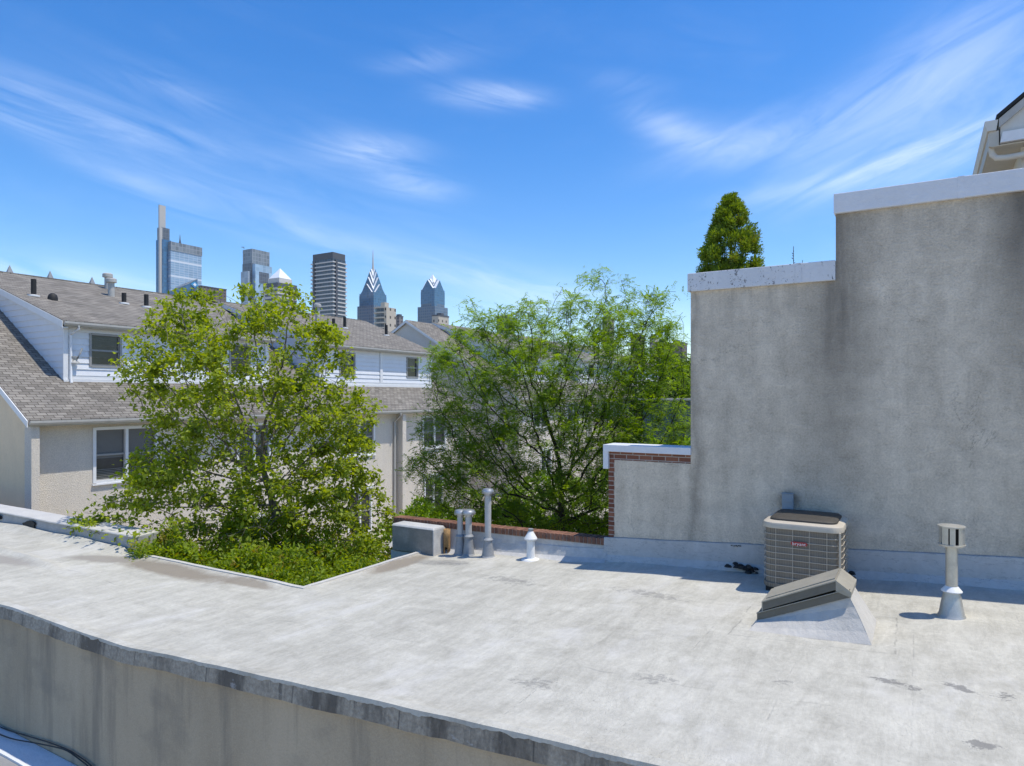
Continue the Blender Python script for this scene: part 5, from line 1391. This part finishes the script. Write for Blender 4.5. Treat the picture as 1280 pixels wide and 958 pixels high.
# honey locust behind the brick parapet
D = 16.5
loc_rows = [(333, 745, 757), (345, 738, 765), (358, 690, 800), (372, 665, 838), (390, 600, 856), (405, 570, 862), (430, 545, 866), (460, 522, 868), (490, 535, 872), (520, 512, 874), (550, 525, 874), (580, 498, 870), (610, 505, 862), (635, 525, 862), (665, 590, 850), (690, 600, 820)]
att = outline_cloud(loc_rows, D, 4600, 8, .75, 16, .55)
zl = att[:, 2]; att = att[rng0.uniform(0, 1, len(att)) < np.interp(zl, [3.7, 4.8, 5.6], [1, .5, .32])]
ex = [at(592, 372, D), at(588, 380, D), at(600, 385, D), at(608, 395, D), at(748, 336, D), at(745, 348, D), at(735, 360, D), at(522, 468, D), at(535, 470, D), at(848, 365, D), at(835, 380, D), at(505, 585, D), at(515, 575, D)]
att = np.vstack([att, np.array(ex)])
b0 = at(703, 700, D); b0[2] = -3.5
trunk = [b0, at(703, 690, D), at(702, 640, D)]
lt = thing('locust_tree', 'spreading honey locust with feathery green leaves and dark branches behind the brick parapet', 'tree', b0)
N, par = grow(b0, att, 9, .18, 2.2, .23, trunk, .16, .05)
mb = MB(); r, kids = branches(N, par, .0045, 2.15, mb, 0, 5, .17); mb.build('trunk', M['bark_locust'], lt, smooth=True, sharp=80)
# feathery compound leaves: every leaf a drooping row of small leaflets
rng = np.random.default_rng(77)
fo_ = foliage(N, par, r, kids, .0115, 11.0, .11, .19, .058, 31, .2, 1.8, 1.4, .7, 1.15, 1.3)
P, Nn, Dd, LL, WW, rn = fo_
Dd = Dd / np.linalg.norm(Dd, axis=1, keepdims=True); S = np.cross(Dd, Nn); S /= np.linalg.norm(S, axis=1, keepdims=True)
PP, NN, DD, L2, W2, R2 = [], [], [], [], [], []
for k in range(5):
    tt = (k + .6) / 5.0
    base = P + Dd * (LL * tt)[:, None] - UPV[None] * (LL * .25 * tt * tt)[:, None]
    for s_ in (-1, 1):
        PP.append(base); DD.append(S * s_ + Dd * .45 + rng.normal(0, .15, S.shape)); NN.append(Nn); L2.append(LL * .36 * (1 - .35 * abs(tt - .5))); W2.append(LL * .15); R2.append(rn)
leaves_mesh('crown', np.concatenate(PP), np.concatenate(NN), np.concatenate(DD), np.concatenate(L2), np.concatenate(W2), M['leaf_locust'], lt, np.clip(np.concatenate(R2), 0, 1), .12)
print('locust', len(N), len(P) * 10)

# shrubs filling the light well
def shrub(cx, cy, ztop, rad, label, n, seed, mat='leaf_shrub', L=.10, W=.042, group='shrubs in the light well', cat='shrub', flat=.55):
    rng = np.random.default_rng(seed)
    t = thing('leafy_shrub', label, cat, (cx, cy, -3.5), group)
    mb = MB(); tips = []
    for k in range(16):
        a = rng.uniform(0, 2 * math.pi); rr = rad * math.sqrt(rng.uniform(0, .8)); zz = ztop - .25 - flat * rad * (rr / rad) ** 2
        pts = [(cx + .1 * math.cos(a), cy + .1 * math.sin(a), -3.5), (cx + rr * .5 * math.cos(a), cy + rr * .5 * math.sin(a), -1.6), (cx + rr * math.cos(a), cy + rr * math.sin(a), zz)]
        mb.tube(pts, [.03, .02, .008], 5, False)
    mb.build('stem', M['bark_locust'], t)
    # shoots: leaf whorls on an uneven dome
    ns = n // 11; u = rng.uniform(0, 2 * math.pi, ns); rr = rad * np.sqrt(rng.uniform(0, 1, ns)) * (1 + .18 * np.sin(3 * u + seed) + .1 * np.sin(7 * u))
    x = cx + rr * np.cos(u); y = cy + rr * np.sin(u)
    lump = np.array([mnoise.noise((a * 1.6, b * 1.6, seed)) for a, b in zip(x, y)])
    z = ztop - flat * rad * (rr / rad) ** 2 + .48 * lump - np.abs(rng.normal(0, .30, ns))
    src = np.repeat(np.arange(ns), 11); m = len(src)
    P = np.stack([x, y, z], 1)[src] + rng.normal(0, .045, (m, 3)); D_ = rng.normal(0, .8, (m, 3)); D_[:, 2] = D_[:, 2] * .5 + .15
    out = np.stack([x - cx, y - cy, np.full(ns, .8 * rad)], 1)[src]; out /= np.linalg.norm(out, axis=1, keepdims=True)
    D_ += out * .55; Nn = rng.normal(0, .55, (m, 3)); Nn[:, 2] += 1
    rnd = np.clip(.5 * rng.uniform(0, 1, ns)[src] + .5 * rng.uniform(0, 1, m), 0, 1) * .92
    hot = rng.uniform(0, 1, ns)[src] < .07; rnd[hot] = .97
    leaves_mesh('foliage', P, Nn, D_, L * rng.uniform(.6, 1.25, m), W * rng.uniform(.7, 1.25, m), M[mat], t, rnd)
shrub(-6.9, -2.25, .10, 1.05, 'glossy shrub filling the left end of the light well', 7500, 41)
shrub(-7.32, -2.72, .40, .55, 'shrub overlapping the end of the left parapet', 2600, 40)
shrub(-5.55, -2.15, .12, 1.15, 'glossy shrub in the middle of the light well below the birch', 8500, 42)
shrub(-4.35, -2.10, -.12, 1.0, 'glossy shrub at the inner corner of the light well', 7500, 43)
shrub(-7.3, -.6, .42, 1.25, 'taller shrub behind the left end of the light well', 7000, 44)
shrub(-5.7, -.3, .0, 1.3, 'dark shrub behind the birch trunk', 6000, 45)
shrub(-4.4, -.6, -.25, .95, 'shrub beside the cement block', 5500, 46)
shrub(-6.6, 1.6, -.6, 1.6, 'shrub beyond the birch before the house facade', 5000, 47)
# undergrowth beyond the brick parapet
for k, (px, py, D, rad, lb) in enumerate([(530, 640, 22, 1.6, 'shrub by the house doorway left of the vent pipes'), (640, 640, 19, 2.0, 'shrub under the left side of the locust'), (735, 655, 18, 1.8, 'shrub under the locust beside the brick wall end'), (825, 560, 24, 2.2, 'shrub above the low white capped wall'), (800, 575, 30, 3.0, 'broad shrub behind the low white capped wall'), (690, 600, 26, 2.6, 'shrub far behind the locust trunk')]):
    p = at(px, py, D); shrub(p[0], p[1], p[2] + .2, rad, lb, 5000, 60 + k, 'leaf_locust', .15, .075, 'undergrowth beyond the brick parapet', 'shrub', .6)
# distant trees
def far_tree(px, ytop, D, rad, label, seed, hgt, mat='leaf_far'):
    rng = np.random.default_rng(seed); p = at(px, ytop, D); zt_ = p[2]; cz = zt_ - hgt / 2
    t = thing('distant_tree', label, 'tree', (p[0], p[1], -3.5), 'distant trees behind the locust')
    mb = MB(); mb.tube([(p[0], p[1], -3.5), (p[0] + .2, p[1], cz - hgt * .2), (p[0], p[1], cz + hgt * .2)], [.3, .22, .06], 7, False)
    cl = rng.normal(0, 1, (46, 3)); cl /= np.linalg.norm(cl, axis=1, keepdims=True); cl = cl * np.array([rad, rad, hgt / 2]) * (rng.uniform(.35, 1, (46, 1)) ** .5) * .85 + np.array([p[0], p[1], cz])
    for c in cl[::3]: mb.tube([(p[0], p[1], cz - hgt * .25), tuple((np.array([p[0], p[1], cz - hgt * .1]) + c) / 2), tuple(c)], [.1, .06, .02], 4, False)
    mb.build('trunk', M['bark_locust'], t)
    m = 4200; s_ = rng.integers(0, 46, m); P = cl[s_] + rng.normal(0, 1, (m, 3)) * np.array([rad, rad, rad * .7]) * .17
    Nn = rng.normal(0, .7, (m, 3)); Nn[:, 2] += .8; D_ = rng.normal(0, 1, (m, 3))
    rnd = np.clip(.6 * rng.uniform(0, 1, 46)[s_] + .4 * rng.uniform(0, 1, m), 0, .92)
    leaves_mesh('crown', P, Nn, D_, rad * .13 * rng.uniform(.6, 1.3, m), rad * .09 * rng.uniform(.6, 1.2, m), M[mat], t, rnd)
far_tree(832, 442, 60, 3.4, 'dark green tree beside the stucco wall under the brown blocks', 81, 7)
far_tree(790, 455, 75, 4.0, 'dark tree behind the right of the locust crown', 82, 7.5)
far_tree(752, 448, 95, 4.5, 'tree glimpsed behind the centre right of the locust', 83, 9)
far_tree(872, 450, 85, 5.0, 'tree mostly hidden behind the tall stucco wall edge', 84, 9)
far_tree(850, 548, 34, 2.2, 'bright bush like tree above the white capped low wall', 85, 4.5, 'leaf_locust')

# ------------------------------------------------------------------ conifer and dead stems on the roof terrace
rng = np.random.default_rng(5)
p = at(914, 338, 11.6); cx, cy = p[0], p[1]; zb2, zt2 = 4.35, 6.16
cf = thing('potted_conifer', 'small dense cone shaped conifer standing behind the speckled white coping', 'tree', (cx, cy, 3.55))
q = MB(); q.lathe((cx, cy, 3.55), [(.26, 0), (.34, .5), (.37, .52), (.37, .58), (.30, .58)], 20); q.build('pot', M['block'], cf, smooth=True, sharp=30)
q = MB(); q.tube([(cx, cy, 4.1), (cx, cy, 5.9)], [.05, .01], 8); q.build('trunk', M['bark_locust'], cf)
Ps, Ds, Ns, Rs = [], [], [], []
for k in range(300):
    h_ = ((k * .6180339) % 1.0) ** 1.25; R_c = .46 * np.interp(h_, [0, .1, .3, .5, .7, .85, 1], [.92, 1, .98, .87, .64, .40, .08])
    a = rng.uniform(0, 2 * math.pi); R_c *= 1 + .13 * mnoise.noise((math.cos(a) * 2.2, math.sin(a) * 2.2, h_ * 6)); rad_ = R_c * (rng.uniform(.78, 1.03) if k % 4 else rng.uniform(.3, .8))
    c = np.array([cx + rad_ * math.cos(a), cy + rad_ * math.sin(a), zb2 + h_ * (zt2 - zb2)])
    o_ = np.array([math.cos(a), math.sin(a), .75]); o_ /= np.linalg.norm(o_); m = 210; sz = .105 * rng.uniform(.75, 1.25) * (1.15 - .5 * h_)
    v = rng.normal(0, 1, (m, 3)); v /= np.linalg.norm(v, axis=1, keepdims=True); v = v + o_ * .55
    Ps.append(c + v * sz * rng.uniform(.15, 1.0, (m, 1))); Ds.append(v + rng.normal(0, .35, (m, 3)) + np.array([0, 0, .35])); Ns.append(rng.normal(0, 1, (m, 3)))
    tone = rng.uniform(0, 1); rr_ = np.clip(.6 * tone + .4 * rng.uniform(0, 1, m), 0, .92)
    if rng.uniform() < .03: rr_[: m // 3] = .97
    Rs.append(rr_)
Ps, Ds, Ns, Rs = map(np.concatenate, (Ps, Ds, Ns, Rs)); m = len(Ps)
leaves_mesh('crown', Ps, Ns, Ds,   .046 * rng.uniform(.6, 1.3, m), .019 * rng.uniform(.7, 1.3, m), M['leaf_conifer'], cf, Rs, .1)
dp = thing('dead_plant', 'few bare dry stems rising behind the speckled coping', 'plant', (2.6, .75, 3.55))
q = MB(); q.lathe((2.6, .75, 3.55), [(.15, 0), (.2, .35), (.2, .38)], 14); q.build('pot', M['block'], dp, smooth=True, sharp=30)
q = MB()
for (dx, dy, zt_) in ((0, 0, 4.99), (.12, .02, 4.78), (-.1, .03, 4.72), (.07, -.03, 4.70), (-.2, 0, 4.69)):
    q.tube([(2.6 + dx * .3, .75 + dy, 3.9), (2.6 + dx * .8, .75 + dy, 4.5), (2.6 + dx, .75 + dy, zt_)], [.006, .005, .004], 5)
for k in range(7): q.tube([(2.6, .75, 4.70 + k * .035), (2.6 + random.uniform(-.03, .03), .75, 4.72 + k * .035)], .006, 4)
q.build('stem', M['bark_locust'], dp)

# ------------------------------------------------------------------ air: thin haze between us and the skyline
hz = MB(); hz.box(-1800, 1800, -1800, 1800, -4.6, 330)
hm = bpy.data.materials.new('thin_haze'); hm.use_nodes = True; HT = NT(hm.node_tree); HT.n.clear()
ho = HT.node('ShaderNodeOutputMaterial'); pv = HT.node('ShaderNodeVolumePrincipled')
pv.inputs['Color'].default_value = (.86, .92, 1.0, 1); pv.inputs['Density'].default_value = HAZE; pv.inputs['Anisotropy'].default_value = .2
HT.l.new(pv.outputs[0], ho.inputs['Volume'])
o = hz.build('haze', hm); o['kind'] = 'stuff'
